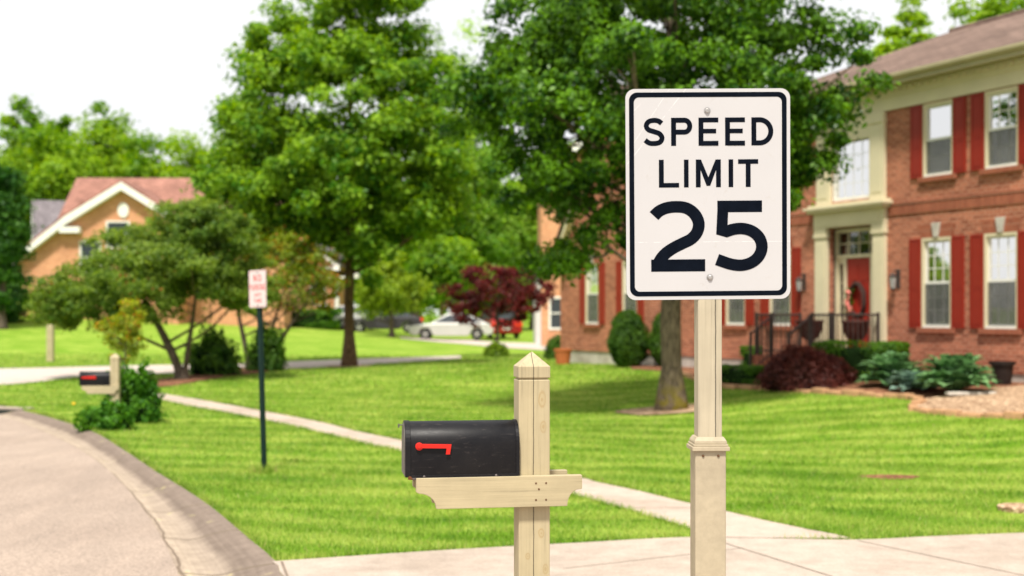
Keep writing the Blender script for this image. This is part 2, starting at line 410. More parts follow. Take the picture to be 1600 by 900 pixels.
def grass_material(name, blade):
    m, nt = new_mat(name); s = N(nt)
    g = s.geo(); pos = g.outputs['Position']
    st = stripes(s, pos); n1 = s.noise(pos, 0.5, 4, 0.6); n2 = s.noise(s.mapping(pos, (0.55, 2.4, 1), rot=(0, 0, 0.12)), 1.7, 5, 0.68)
    f = s.math('ADD', s.math('MULTIPLY', st, 0.15), s.math('ADD', s.math('MULTIPLY', n1, 0.55), s.math('MULTIPLY', n2, 0.55)))  # stripe term paints the light and dark of bent blades into the tone
    f = s.math('ADD', f, 0.045)
    if blade: f = s.math('ADD', f, s.math('MULTIPLY', s.math('SUBTRACT', g.outputs['Random Per Island'], 0.5), 0.42))
    c = s.ramp(f, [(0.28, (0.046, 0.155, 0.008)), (0.56, (0.165, 0.315, 0.016)), (0.98, (0.50, 0.57, 0.12))])
    if blade:
        w = s.n('ShaderNodeTexWhiteNoise', noise_dimensions='1D'); s.l(g.outputs['Random Per Island'], w.inputs['W'])
        c = s.mix(s.math('GREATER_THAN', w.outputs[0], 0.965), c, (0.42, 0.34, 0.13))
        p = s.n('ShaderNodeBsdfPrincipled'); s.l(c, p.inputs['Base Color']); p.inputs['Roughness'].default_value = 0.5
        p.inputs['Specular IOR Level'].default_value = 0.3
        t = s.n('ShaderNodeBsdfTranslucent'); s.l(c, t.inputs['Color'])
        mx = s.n('ShaderNodeMixShader'); mx.inputs[0].default_value = 0.35
        s.l(p.outputs[0], mx.inputs[1]); s.l(t.outputs[0], mx.inputs[2])
        o = s.n('ShaderNodeOutputMaterial'); s.l(mx.outputs[0], o.inputs[0])
    else:
        fine = s.noise(pos, 30, 3, 0.7)
        c = s.mix(1.0, c, s.ramp(fine, [(0.3, (0.55, 0.6, 0.5)), (0.7, (1.05, 1.05, 1.0))]), 'MULTIPLY')
        s.finish(c, 0.95, fine, 0.6, 0.03, 0.1)
    return m


def sign_face_material(name, c, honey=True):
    m, nt = new_mat(name); s = N(nt); v = s.obj()
    n1 = s.noise(v, 3, 5, 0.6); n2 = s.noise(s.mapping(v, (1, 1, 1)), 25, 4, 0.7)
    cc = s.ramp(n1, [(0.3, tuple(x * 0.95 for x in c)), (0.7, c)])
    if honey:
        w = s.n('ShaderNodeTexVoronoi', feature='DISTANCE_TO_EDGE'); w.inputs['Scale'].default_value = 230; w.inputs['Randomness'].default_value = 0.12
        s.l(v, w.inputs['Vector'])
        cc = s.mix(s.math('MULTIPLY', s.math('LESS_THAN', w.outputs[0], 0.10), 0.16), cc, (0.45, 0.42, 0.40))
        sep = s.n('ShaderNodeSeparateXYZ'); s.l(v, sep.inputs[0])
        for (a, b, cc0, wd) in ((0.83, -0.56, -0.331, 0.0007), (0.78, -0.62, -0.30, 0.0009), (0.0, 1.0, -0.172, 0.0008), (0.72, -0.69, -0.405, 0.0006)):
            d = s.math('ADD', s.math('MULTIPLY', sep.outputs[0], a), s.math('MULTIPLY', sep.outputs[2], b))
            d = s.math('ABSOLUTE', s.math('SUBTRACT', s.math('ADD', d, s.math('MULTIPLY', n1, 0.004)), cc0))
            k = s.math('MULTIPLY', s.math('LESS_THAN', d, wd), s.sm(n2, 0.42, 0.55))
            cc = s.mix(s.math('MULTIPLY', k, 0.45), cc, (0.90, 0.88, 0.86))
        dirt = s.math('MULTIPLY', s.sm(n2, 0.58, 0.74), 0.22)
        cc = s.mix(dirt, cc, (0.4, 0.36, 0.3))
    s.finish(cc, 0.42, n2, 0.03, 0.002, 0.4)
    return m


def glass_material():
    m, nt = new_mat('window_glass'); s = N(nt)
    t = s.n('ShaderNodeBsdfTransparent'); t.inputs[0].default_value = (0.95, 0.98, 0.95, 1)
    g = s.n('ShaderNodeBsdfGlossy'); g.inputs['Roughness'].default_value = 0.03
    n1 = s.noise(s.obj(), 2.2, 2)
    b = s.n('ShaderNodeBump'); b.inputs['Strength'].default_value = 0.05; b.inputs['Distance'].default_value = 0.02; s.l(n1, b.inputs['Height']); s.l(b.outputs[0], g.inputs['Normal'])
    f = s.n('ShaderNodeFresnel'); f.inputs[0].default_value = 1.7
    mx = s.n('ShaderNodeMixShader'); s.l(s.math('ADD', f.outputs[0], 0.14), mx.inputs[0])
    s.l(t.outputs[0], mx.inputs[1]); s.l(g.outputs[0], mx.inputs[2])
    o = s.n('ShaderNodeOutputMaterial'); s.l(mx.outputs[0], o.inputs[0]); return m


def screen_material():
    m, nt = new_mat('insect_screen'); s = N(nt)
    t = s.n('ShaderNodeBsdfTransparent'); d = s.n('ShaderNodeBsdfDiffuse')
    c = s.ramp(s.noise(s.obj(), 3, 3), [(0.3, (0.12, 0.125, 0.115)), (0.7, (0.2, 0.2, 0.19))]); s.l(c, d.inputs[0])
    mx = s.n('ShaderNodeMixShader'); mx.inputs[0].default_value = 0.5
    s.l(t.outputs[0], mx.inputs[1]); s.l(d.outputs[0], mx.inputs[2])
    o = s.n('ShaderNodeOutputMaterial'); s.l(mx.outputs[0], o.inputs[0]); return m


M['curb'] = curb_material(); M['asphalt'] = asphalt_material()
M['lawn'] = grass_material('lawn', False); M['blade'] = grass_material('grass_blade', True)
M['sign_white'] = sign_face_material('sign_white', (0.515, 0.503, 0.503)); M['sign_plain'] = sign_face_material('sign_plain', (0.62, 0.57, 0.55), False)
M['glass'] = glass_material(); M['screen'] = screen_material()


# ------------------------------------------------------------------ mesh helpers
class MB:
    def __init__(s): s.v = []; s.f = []; s.mi = []; s.cur = 0; s.mats = []

    def use(s, m):
        if m not in s.mats: s.mats.append(m)
        s.cur = s.mats.index(m); return s

    def add(s, vs, fs):
        o = len(s.v); s.v += [tuple(x) for x in vs]
        for f in fs: s.f.append([i + o for i in f]); s.mi.append(s.cur)
        return s

    def box(s, x0, x1, y0, y1, z0, z1):
        if x0 > x1: x0, x1 = x1, x0
        if y0 > y1: y0, y1 = y1, y0
        if z0 > z1: z0, z1 = z1, z0
        v = [(x, y, z) for z in (z0, z1) for y in (y0, y1) for x in (x0, x1)]
        return s.add(v, [(0, 2, 3, 1), (4, 5, 7, 6), (0, 1, 5, 4), (2, 6, 7, 3), (0, 4, 6, 2), (1, 3, 7, 5)])

    def prism(s, poly, d0, d1, axis='y'):
        """poly (a, b) extruded; axis y: (a,·,b); axis z: (a,b,·); axis x: (·,a,b)"""
        n = len(poly)
        mk = {'y': lambda a, b, d: (a, d, b), 'z': lambda a, b, d: (a, b, d), 'x': lambda a, b, d: (d, a, b)}[axis]
        v = [mk(a, b, d0) for a, b in poly] + [mk(a, b, d1) for a, b in poly]
        f = [list(range(n)), list(range(2 * n - 1, n - 1, -1))] + [(i, i + n, (i + 1) % n + n, (i + 1) % n) for i in range(n)]
        return s.add(v, f)

    def tube(s, pts, rs, n=8, cap=True):
        pts = [Vector(p) for p in pts]
        if isinstance(rs, (int, float)): rs = [rs] * len(pts)
        vs = []; ref = None
        for i, p in enumerate(pts):
            t = (pts[min(i + 1, len(pts) - 1)] - pts[max(i - 1, 0)]).normalized()
            if ref is None: ref = t.orthogonal().normalized()
            ref = (ref - t * ref.dot(t)).normalized(); b = t.cross(ref)
            for k in range(n):
                a = 2 * PI * k / n
                vs.append(p + (ref * math.cos(a) + b * math.sin(a)) * rs[i])
        fs = [(i * n + k, i * n + (k + 1) % n, (i + 1) * n + (k + 1) % n, (i + 1) * n + k) for i in range(len(pts) - 1) for k in range(n)]
        if cap: fs += [list(range(n - 1, -1, -1)), list(range((len(pts) - 1) * n, len(pts) * n))]
        return s.add(vs, fs)

    def lathe(s, prof, n=20, c=(0, 0, 0), axis='z'):
        vs = []
        for r, z in prof:
            for k in range(n):
                a = 2 * PI * k / n
                p = (r * math.cos(a), r * math.sin(a), z)
                if axis == 'y': p = (p[0], z, p[1])
                if axis == 'x': p = (z, p[0], p[1])
                vs.append((p[0] + c[0], p[1] + c[1], p[2] + c[2]))
        m = len(prof)
        fs = [(i * n + k, i * n + (k + 1) % n, (i + 1) * n + (k + 1) % n, (i + 1) * n + k) for i in range(m - 1) for k in range(n)]
        fs += [list(range(n - 1, -1, -1)), list(range((m - 1) * n, m * n))]
        return s.add(vs, fs)

    def build(s, name, mat=None, parent=None, loc=(0, 0, 0), rz=0.0, bevel=0.0, smooth=False, seg=2):
        me = bpy.data.meshes.new(name)
        me.from_pydata(s.v, [], s.f)
        mats = s.mats if s.mats else [mat]
        for m in mats: me.materials.append(m)
        if s.mats: me.polygons.foreach_set('material_index', s.mi)
        bm = bmesh.new(); bm.from_mesh(me)
        bmesh.ops.recalc_face_normals(bm, faces=bm.faces)
        if bevel:
            es = [e for e in bm.edges if len(e.link_faces) == 2 and e.calc_face_angle(0) > 0.5]
            bmesh.ops.bevel(bm, geom=es, offset=bevel, segments=seg, affect='EDGES', profile=0.5, clamp_overlap=True)
        bm.to_mesh(me); bm.free()
        if smooth: me.polygons.foreach_set('use_smooth', [True] * len(me.polygons))
        me.update()
        o = bpy.data.objects.new(name, me); col.objects.link(o)
        o.location = loc; o.rotation_euler = (0, 0, rz)
        if parent: o.parent = parent
        return o


def tag(o, label=None, cat=None, group=None, kind=None):
    if label: o['label'] = label
    if cat: o['category'] = cat
    if group: o['group'] = group
    if kind: o['kind'] = kind
    return o


def empty(name, loc, rz=0.0, label=None, cat=None, group=None):
    o = bpy.data.objects.new(name, None); col.objects.link(o)
    o.empty_display_size = 0.1; o.location = loc; o.rotation_euler = (0, 0, rz)
    return tag(o, label, cat, group)


KIDS = {}


def kids(o): return [c for c in bpy.data.objects if c.parent == o]


def copy_tree(o, parent=None):
    c = o.copy(); col.objects.link(c); c.parent = parent
    for ch in kids(o): copy_tree(ch, c)
    return c


def quads_mesh(name, verts, mat, parent=None, loc=(0, 0, 0), core=None, n=4):
    """verts (k, n, 3) -> one mesh of k faces; core = (MB, material) merged as second slot"""
    k = len(verts)
    V = verts.reshape(-1, 3).astype(np.float32)
    me = bpy.data.meshes.new(name)
    cv = np.zeros((0, 3), np.float32); cf = []
    if core:
        cv = np.array(core[0].v, np.float32); cf = core[0].f
    allv = np.concatenate([V, cv])
    me.vertices.add(len(allv)); me.vertices.foreach_set('co', allv.ravel())
    li = np.arange(k * n, dtype=np.int32); ls = np.arange(k, dtype=np.int32) * n
    if cf:
        extra = np.array([i + k * n for f in cf for i in f], np.int32)
        st = np.cumsum([0] + [len(f) for f in cf])[:-1].astype(np.int32) + k * n
        li = np.concatenate([li, extra]); ls = np.concatenate([ls, st])
    me.loops.add(len(li)); me.loops.foreach_set('vertex_index', li)
    me.polygons.add(len(ls)); me.polygons.foreach_set('loop_start', ls)
    me.materials.append(mat)
    if core:
        me.materials.append(core[1])
        me.polygons.foreach_set('material_index', np.concatenate([np.zeros(k, np.int32), np.ones(len(cf), np.int32)]))
    me.update(calc_edges=True); me.validate()
    o = bpy.data.objects.new(name, me); col.objects.link(o); o.location = loc
    if parent: o.parent = parent
    return o


def unit(a): return a / np.maximum(np.linalg.norm(a, axis=-1, keepdims=True), 1e-6)


def leaves(pos, nrm, size, rng, aspect=0.6, fold=0.25):
    n = len(pos)
    t = unit(np.cross(nrm, rng.normal(size=(n, 3)))); b = np.cross(nrm, t)
    L = (size * rng.uniform(0.6, 1.35, n))[:, None]; W = L * aspect
    f = nrm * L * fold
    return np.stack([pos - t * L * 0.5, pos + b * W * 0.5 + f * 0.5, pos + t * L * 0.5 - f * 0.4, pos - b * W * 0.5 + f * 0.5], 1)


# ------------------------------------------------------------------ trees
def crown_clumps(ells, n, rng, lump=0.22, shell=(0.5, 1.0)):
    out = []
    vol = np.array([e[3] * e[4] * e[5] for e in ells]) ** 0.7; vol = vol / vol.sum()
    for e, w in zip(ells, vol):
        k = max(3, int(round(n * w)))
        d = unit(rng.normal(size=(k, 3)))
        f = shell[0] + (shell[1] - shell[0]) * rng.uniform(0, 1, k) ** 0.6
        ln = np.array([mnoise.noise(Vector(x * 1.7) + Vector((e[0], e[1], e[2]))) for x in d])
        f = f * (1 + lump * 1.6 * ln)
        out.append(np.array(e[:3]) + d * f[:, None] * np.array(e[3:6]))
    return np.concatenate(out)


def tree(name, label, cat, base, trunk_r, fork_z, ells, nclump, per, csize, lsize, lmat, bmat, seed, group=None,
         limbs=16, lean=(0, 0), stems=None, flat=0.7, lump=0.22, shell=(0.5, 1.0), aspect=0.6, crown_base=True, up=0.45):
    """ells are ellipsoids relative to the base point"""
    rng = np.random.default_rng(seed); rnd = random.Random(seed)
    bz = H(*base)
    root = empty(name, (base[0], base[1], bz), 0, label, cat, group)
    cl = crown_clumps(ells, nclump, rng, lump, shell)
    cc = np.average(np.array([e[:3] for e in ells]), axis=0, weights=[e[3] * e[4] * e[5] for e in ells])
    top = cc[2] + max(e[5] for e in ells) * 0.55
    tb = MB()
    if stems is None:
        stems = [((0, 0), (lean[0], lean[1]), trunk_r)]
    paths = []
    for (sx, sy), (lx, ly), sr in stems:
        pts = []; rs = []
        nseg = 9
        for i in range(nseg + 1):
            f = i / nseg; z = -0.08 + (top + 0.08) * f
            j = 0.10 * sr * 6 * f
            pts.append((sx + lx * f ** 1.2 + rnd.uniform(-j, j), sy + ly * f ** 1.2 + rnd.uniform(-j, j), z))
            flare = 1 + 0.55 * max(0, 1 - z / (sr * 3.2)) ** 2
            rs.append(sr * flare * (1 - 0.85 * max(0, (z - fork_z * 0.6) / (top - fork_z * 0.6)) ** 0.8) if z > fork_z * 0.6 else sr * flare * (1 - 0.12 * z / (fork_z * 0.6 + .01)))
        zs = np.linspace(0, 1, 4 * nseg + 1)
        P0 = np.array(pts); ii = np.linspace(0, nseg, len(zs))
        Pi = np.stack([np.interp(ii, range(nseg + 1), P0[:, k]) for k in range(3)], 1); Ri = np.interp(ii, range(nseg + 1), rs)
        tb.tube(Pi, list(Ri), 12)
        paths.append((Pi, Ri))
    order = rng.permutation(len(cl))[:limbs]
    for q in order:
        tgt = cl[q]
        Pi, Ri = paths[rnd.randrange(len(paths))]
        zt = max(fork_z * 0.75, min(tgt[2] - 0.55 * math.hypot(*(tgt[:2] - Pi[len(Pi) // 2][:2])), top * 0.9))
        i = int(np.argmin(np.abs(Pi[:, 2] - zt)))
        a = Pi[i]; mid = a * 0.45 + tgt * 0.55 + np.array([0, 0, -0.08 * np.linalg.norm(tgt - a)]) + rng.normal(size=3) * 0.06 * np.linalg.norm(tgt - a)
        ts = np.linspace(0, 1, 8)[:, None]
        pts = (1 - ts) ** 2 * a + 2 * ts * (1 - ts) * mid + ts ** 2 * tgt
        r0 = Ri[i] * 0.42
        tb.tube(pts, list(np.linspace(r0, 0.012 + 0.04 * r0, 8)), 7)
        for k in range(2):
            j = rng.integers(2, 6); near = cl[np.argsort(np.linalg.norm(cl - pts[j + 1], axis=1))[k + 1]]
            s2 = pts[j] + (near - pts[j]) * np.linspace(0, 1, 5)[:, None] + rng.normal(size=(5, 3)) * 0.03 * np.array([[0], [1], [1], [1], [0]])
            tb.tube(s2, list(np.linspace(r0 * 0.4, 0.01, 5)), 5)
    tb.build('trunk', bmat, root, smooth=True)
    n = len(cl)
    m = rng.poisson(per, n); idx = np.repeat(np.arange(n), m)
    cr = csize * rng.uniform(0.45, 1.4, n)
    d = unit(rng.normal(size=(len(idx), 3))) * (rng.uniform(0, 1, len(idx)) ** 0.5 * np.where(rng.uniform(0, 1, len(idx)) < 0.10, 1.5, 1.0))[:, None]
    d[:, 2] *= flat
    pos = cl[idx] + d * cr[idx][:, None]
    nr = unit(unit(pos - cc) * 0.35 + unit(d) * 0.6 + np.array([0, 0, up]) + rng.normal(size=(len(idx), 3)) * 0.55)
    q = leaves(pos, nr, lsize, rng, aspect)
    quads_mesh('crown', q, lmat, root)
    return root


def bush(name, label, cat, base, shape, dims, n, lsize, lmat, core_mat, seed, group=None, rz=0.0, lump=0.12, zoff=0.0, mb_extra=None, aspect=0.65):
    """dense shrub: dark core + leaf shell. shape 'dome' | 'box' | 'egg'; dims = (rx, ry, h)"""
    rng = np.random.default_rng(seed); bz = H(*base) + zoff
    rx, ry, h = dims
    d = unit(rng.normal(size=(n, 3)))

    def surf(d, k):
        if shape == 'box':
            p = np.sign(d) * np.abs(d) ** 0.38; p = p / np.max(np.abs(p), axis=1, keepdims=True) ** 0.85
            z = (p[:, 2] * 0.5 + 0.5)
            return np.stack([p[:, 0] * rx * k, p[:, 1] * ry * k, z * h * (k * 0.5 + 0.5)], 1)
        if shape == 'dome':
            z = np.abs(d[:, 2]) ** 0.85
            return np.stack([d[:, 0] * rx * k, d[:, 1] * ry * k, z * h * k], 1)
        z = d[:, 2] * 0.5 + 0.5; taper = 1.0 - 0.25 * z
        dd = np.sign(d) * np.abs(d) ** 0.75
        return np.stack([dd[:, 0] * rx * k * taper, dd[:, 1] * ry * k * taper, z * h], 1)
    ln = np.array([mnoise.noise(Vector(x * 2.6) + Vector((seed, 0, 0))) + 0.5 * mnoise.noise(Vector(x * 6) + Vector((seed, 5, 0))) for x in d])
    k = (1 + lump * 1.8 * ln) * (1 - 0.16 * rng.uniform(0, 1, n) ** 1.5)
    pos = surf(d, k[:, ] if shape != 'x' else k)
    nr = unit(d + rng.normal(size=(n, 3)) * 0.55 + np.array([0, 0, 0.3]))
    q = leaves(pos, nr, lsize, rng, aspect)
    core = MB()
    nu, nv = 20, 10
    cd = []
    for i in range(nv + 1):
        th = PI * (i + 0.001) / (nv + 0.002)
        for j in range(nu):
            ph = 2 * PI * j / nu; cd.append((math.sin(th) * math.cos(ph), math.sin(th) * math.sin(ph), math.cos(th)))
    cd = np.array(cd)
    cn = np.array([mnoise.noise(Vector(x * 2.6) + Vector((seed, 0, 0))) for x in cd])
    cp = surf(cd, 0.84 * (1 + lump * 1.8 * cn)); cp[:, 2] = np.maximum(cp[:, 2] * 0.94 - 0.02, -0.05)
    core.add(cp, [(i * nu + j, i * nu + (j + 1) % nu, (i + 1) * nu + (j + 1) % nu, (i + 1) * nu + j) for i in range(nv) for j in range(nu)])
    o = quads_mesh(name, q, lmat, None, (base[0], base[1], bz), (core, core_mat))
    o.rotation_euler = (0, 0, rz)
    return tag(o, label, cat, group)


# ------------------------------------------------------------------ ground layout (unprojected onto the terrain)
def pts(l, off=0.0): return [G(a, b, off) for a, b in l]


L2 = pts([(-700, 600), (-400, 610), (-150, 622), (0, 634), (50, 645), (100, 659), (150, 677), (195, 704), (240, 734), (290, 765), (330, 792), (385, 838), (430, 876), (455, 908)]) + [(-0.83, 8.6), (-0.75, 7.2), (-0.72, 5.5), (-0.72, -6.0)]
L1 = pts([(-700, 604), (-400, 614), (-150, 631), (0, 651), (50, 668), (100, 690), (145, 717), (185, 752), (218, 792), (240, 825), (262, 866), (282, 905)], -0.08)
L1 = L1[:11] + [(-2.22, 8.6), (-1.98, 7.2), (-1.72, 5.5), (-1.65, -6.0)]


def resample(pl, n):
    p = np.array(pl); d = np.concatenate([[0], np.cumsum(np.linalg.norm(np.diff(p, axis=0), axis=1))])
    # catmull-rom through the points, then equal arc length
    q = []
    for i in range(len(p) - 1):
        p0, p1, p2, p3 = p[max(i - 1, 0)], p[i], p[i + 1], p[min(i + 2, len(p) - 1)]
        t0 = 0.0; e = lambda a, b: max(np.linalg.norm(b - a), 1e-4) ** 0.5
        t1 = t0 + e(p0, p1) if i > 0 else t0 + 1e-3; t2 = t1 + e(p1, p2); t3 = t2 + (e(p2, p3) if i < len(p) - 2 else 1e-3)
        for t in np.linspace(t1, t2, 14, endpoint=False):
            if i == 0: A1 = p1
            else: A1 = (t1 - t) / (t1 - t0) * p0 + (t - t0) / (t1 - t0) * p1
            A2 = (t2 - t) / (t2 - t1) * p1 + (t - t1) / (t2 - t1) * p2
            A3 = p2 if i == len(p) - 2 else (t3 - t) / (t3 - t2) * p2 + (t - t2) / (t3 - t2) * p3
            B1 = A2 if i == 0 else (t2 - t) / (t2 - t0) * A1 + (t - t0) / (t2 - t0) * A2
            B2 = A2 if i == len(p) - 2 else (t3 - t) / (t3 - t1) * A2 + (t - t1) / (t3 - t1) * A3
            q.append((t2 - t) / (t2 - t1) * B1 + (t - t1) / (t2 - t1) * B2)
    q.append(p[-1]); q = np.array(q)
    d = np.concatenate([[0], np.cumsum(np.linalg.norm(np.diff(q, axis=0), axis=1))])
    s = np.linspace(0, d[-1], n)
    return np.stack([np.interp(s, d, q[:, 0]), np.interp(s, d, q[:, 1])], 1)


def strip(name, A, B, mat, off, ncross=1, prof=None, uvs=False, jitter=0.0):
    """sheet between polylines A and B; prof(t) adds height across"""
    n = len(A); rng = np.random.default_rng(3)
    vs = []; uv = []
    arc = np.concatenate([[0], np.cumsum(np.linalg.norm(np.diff(A, axis=0), axis=1))])
    for i in range(n):
        for j in range(ncross + 1):
            t = j / ncross; p = A[i] * (1 - t) + B[i] * t
            if jitter and j in (0, ncross): p = p + rng.normal(size=2) * jitter
            vs.append((p[0], p[1], H(p[0], p[1]) + off + (prof(t) if prof else 0))); uv.append((arc[i], t))
    c = ncross + 1
    fs = [(i * c + j, i * c + j + 1, (i + 1) * c + j + 1, (i + 1) * c + j) for i in range(n - 1) for j in range(ncross)]
    mb = MB(); mb.add(vs, fs)
    o = mb.build(name, mat, smooth=True)
    me = o.data
    if uvs:
        ul = me.uv_layers.new(name='UVMap')
        for l in me.loops: ul.data[l.index].uv = uv[l.vertex_index]
    if me.polygons[0].normal.z < 0: me.flip_normals()
    return tag(o, kind='structure')


L2s = resample(L2, 220); L1s = resample(L1, 220)
# pair by nearest fraction so the curb keeps its width
ROADW = 9.0
road_poly = np.concatenate([L2s, np.array([(-60, -6.0), (-60, 40.0)])])

SW_lo = resample(pts([(175, 611), (232, 622), (265, 630), (350, 646), (450, 666), (560, 692), (640, 709), (780, 741), (905, 776), (1000, 803), (1075, 826), (1112, 841)]), 90)
SW_hi = resample(pts([(190, 604), (245, 614), (330, 628), (400, 641), (500, 660), (560, 675), (640, 691), (780, 718), (900, 746), (1000, 769), (1130, 799), (1225, 821), (1335, 843)]), 90)
sw_poly = np.concatenate([SW_lo, SW_hi[::-1]])
DR_top = resample(pts([(425, 878), (560, 869), (700, 860), (900, 849), (1080, 840), (1210, 842), (1340, 844), (1450, 839), (1600, 833), (1800, 824), (2200, 812), (3200, 795)]), 90)
dr_bot = np.array([(x, -6.0) for x in np.linspace(-0.72, 30, 90)])
# keep the drive's left edge on the curb line
dr_left = [p for p in L2s if p[1] < DR_top[0][1]]
dr_poly = np.concatenate([DR_top[::-1], np.array(dr_left)]); dr_poly = np.concatenate([dr_poly, np.array([(30.0, -6.0)])])
FR_far = resample(pts([(-500, 580), (-100, 576), (0, 576.5), (150, 573), (240, 571), (330, 570), (440, 566), (560, 561.5), (650, 558.5), (720, 556)]), 60)
FR_near = resample(pts([(-500, 604), (-100, 604), (0, 602), (60, 597), (140, 588), (240, 585), (330, 581), (440, 577), (560, 571), (650, 565), (720, 560)]), 60)
fr_poly = np.concatenate([FR_far, FR_near[::-1]])
FD_far = resample(pts([(625, 526), (700, 530), (780, 535), (890, 538)]), 24)
FD_near = resample(pts([(625, 529), (700, 536), (780, 543), (890, 550)]), 24)
fd_poly = np.concatenate([FD_far, FD_near[::-1]])
BED_near = resample(pts([(225, 607), (262, 605), (310, 597), (370, 588), (445, 579)]), 30)
BED_far = resample(pts([(222, 598), (262, 592), (310, 584), (370, 577), (440, 572)]), 30)
bed_poly = np.concatenate([BED_near, BED_far[::-1]])


def hp(u, v): return (HP0.x + HU.x * u + HV.x * v, HP0.y + HU.y * u + HV.y * v)


HB_near = resample(pts([(985, 578), (1045, 582), (1090, 594), (1130, 606), (1190, 609), (1250, 613), (1340, 618), (1425, 624), (1440, 630), (1427, 641), (1500, 650), (1600, 654), (1750, 660), (1950, 664)]), 80)
HB_far = np.array([hp(u, 0.3) for u in np.linspace(-12.5, 7.5, 80)])
hb_poly = np.concatenate([HB_near, HB_far[::-1]])
house_poly = np.array([hp(-16.4, 0), hp(9, 0), hp(9, 10), hp(-16.4, 10)])


def inside(poly, x, y):
    r = np.zeros(x.shape, bool); n = len(poly); j = n - 1
    for i in range(n):
        xi, yi = poly[i]; xj, yj = poly[j]
        c = (yi > y) != (yj > y)
        r ^= c & (x < (xj - xi) * (y - yi) / (yj - yi + 1e-12) + xi)
        j = i
    return r


TREE_A = G(1049, 641); TREE_B = G(546, 573)
ring_a = np.array([(TREE_A[0] - 0.12 + (0.75 + 0.12 * math.sin(3 * a)) * 1.15 * math.cos(a), TREE_A[1] - 0.1 + (0.75 + 0.1 * math.cos(2 * a)) * math.sin(a)) for a in np.linspace(0, 2 * PI, 28, endpoint=False)])
ring_b = np.array([(TREE_B[0] + 0.75 * math.cos(a), TREE_B[1] + 0.75 * math.sin(a)) for a in np.linspace(0, 2 * PI, 20, endpoint=False)])
BARE = G(1392, 746); LID = G(1585, 798)


# ground sheet, cut along the curb
def build_ground():
    xs = np.concatenate([np.arange(-160, -40, 12), np.arange(-40, -12, 2.0), np.arange(-12, 16, 0.8), np.arange(16, 40, 2.0), np.arange(40, 161, 12)])
    ys = np.concatenate([np.arange(-6, 4, 2.0), np.arange(4, 40, 0.8), np.arange(40, 80, 2.0), np.arange(80, 140, 6), np.arange(140, 401, 20)])
    g = np.array([(x + random.uniform(-.05, .05), y) for y in ys for x in xs])
    inn = inside(road_poly, g[:, 0], g[:, 1])
    d = np.min(np.linalg.norm(g[:, None, :] - L2s[None], axis=2), axis=1)
    g = g[(~inn) & (d > 0.25)]
    bound = np.concatenate([L2s, np.array([(-60, -6.0), (-60, 40.0)])])
    allp = [Vector(p) for p in np.concatenate([bound, g])]
    nb = len(bound)
    edges = [(i, (i + 1) % nb) for i in range(nb)]
    v, e, f, *_ = delaunay_2d_cdt(allp, edges, [], 0, 1e-5)
    va = np.array([tuple(p) for p in v]); hz = height(va[:, 0], va[:, 1])
    cen = np.array([va[list(t)].mean(axis=0) for t in f])
    keep = ~inside(road_poly, cen[:, 0], cen[:, 1])
    mb = MB(); mb.add(np.column_stack([va, hz]), [t for t, k in zip(f, keep) if k])
    o = mb.build('ground', M['lawn'], smooth=True)
    if o.data.polygons[0].normal.z < 0: o.data.flip_normals()
    return tag(o, kind='structure')


build_ground()


def curb_prof(t):
    return float(np.interp(t, [0, 0.08, 0.3, 0.5, 0.62, 0.8, 1.0], [0.002, 0.0, -0.035, -0.085, -0.1, -0.093, -0.085]))


strip('curb', L2s, L1s, M['curb'], 0.0, 14, curb_prof, uvs=True)
strip('road', L1s + np.array([0.02, 0]), np.stack([np.minimum(L1s[:, 0] - 6, -14 - 0 * L1s[:, 0]) - np.linspace(30, 0, 220), L1s[:, 1]], 1), M['asphalt'], -0.078, 6)
strip('sidewalk', SW_lo, SW_hi, M['walk'], 0.010, 3, jitter=0.012)


def flat_poly(name, poly, mat, off, kind='structure', step=None):
    mb = MB(); mb.prism
    n = len(poly)
    v, e, f, *_ = delaunay_2d_cdt([Vector(p) for p in poly], [(i, (i + 1) % n) for i in range(n)], [], 1, 1e-5)
    va = np.array([tuple(p) for p in v])
    mb.add(np.column_stack([va, height(va[:, 0], va[:, 1]) + off]), f)
    o = mb.build(name, mat)
    if o.data.polygons[0].normal.z < 0: o.data.flip_normals()
    return tag(o, kind=kind)


flat_poly('driveway', dr_poly, M['drive'], 0.006)
strip('far_road', FR_far, FR_near, M['far_concrete'], 0.015, 4)
strip('far_driveway', FD_far, FD_near, M['far_concrete'], 0.02, 3)
strip('mulch_bed', BED_near, BED_far, M['mulch'], 0.03, 3, jitter=0.03)
strip('house_bed', HB_near, HB_far, M['mulch'], 0.03, 6, jitter=0.02)
TAN = resample(pts([(1428, 641), (1500, 650), (1600, 654), (1750, 660)]), 30); TAN2 = resample(pts([(1440, 628), (1500, 618), (1600, 606), (1750, 600)]), 30)
strip('tan_mulch', TAN, TAN2, M['mulch_tan'], 0.05, 5, jitter=0.02)
flat_poly('tree_ring', ring_a, M['mulch_tan'], 0.03)
flat_poly('far_tree_ring', ring_b, M['mulch_tan'], 0.03)
flat_poly('bare_patch', np.array([(BARE[0] + 0.33 * math.cos(a) * (1 + .2 * math.sin(3 * a)), BARE[1] + 0.22 * math.sin(a)) for a in np.linspace(0, 2 * PI, 18, endpoint=False)]), M['mulch'], 0.008)
jm = paint('joint', (0.22, 0.17, 0.13), 0.9, 0.3, 8)


def joint(name, a, b, w=0.012, off=0.0105):
    A = np.linspace(a, b, 10); d = A[-1] - A[0]; n = np.array([-d[1], d[0]]) / np.linalg.norm(d) * w / 2
    return strip(name, A - n, A + n, jm, off)


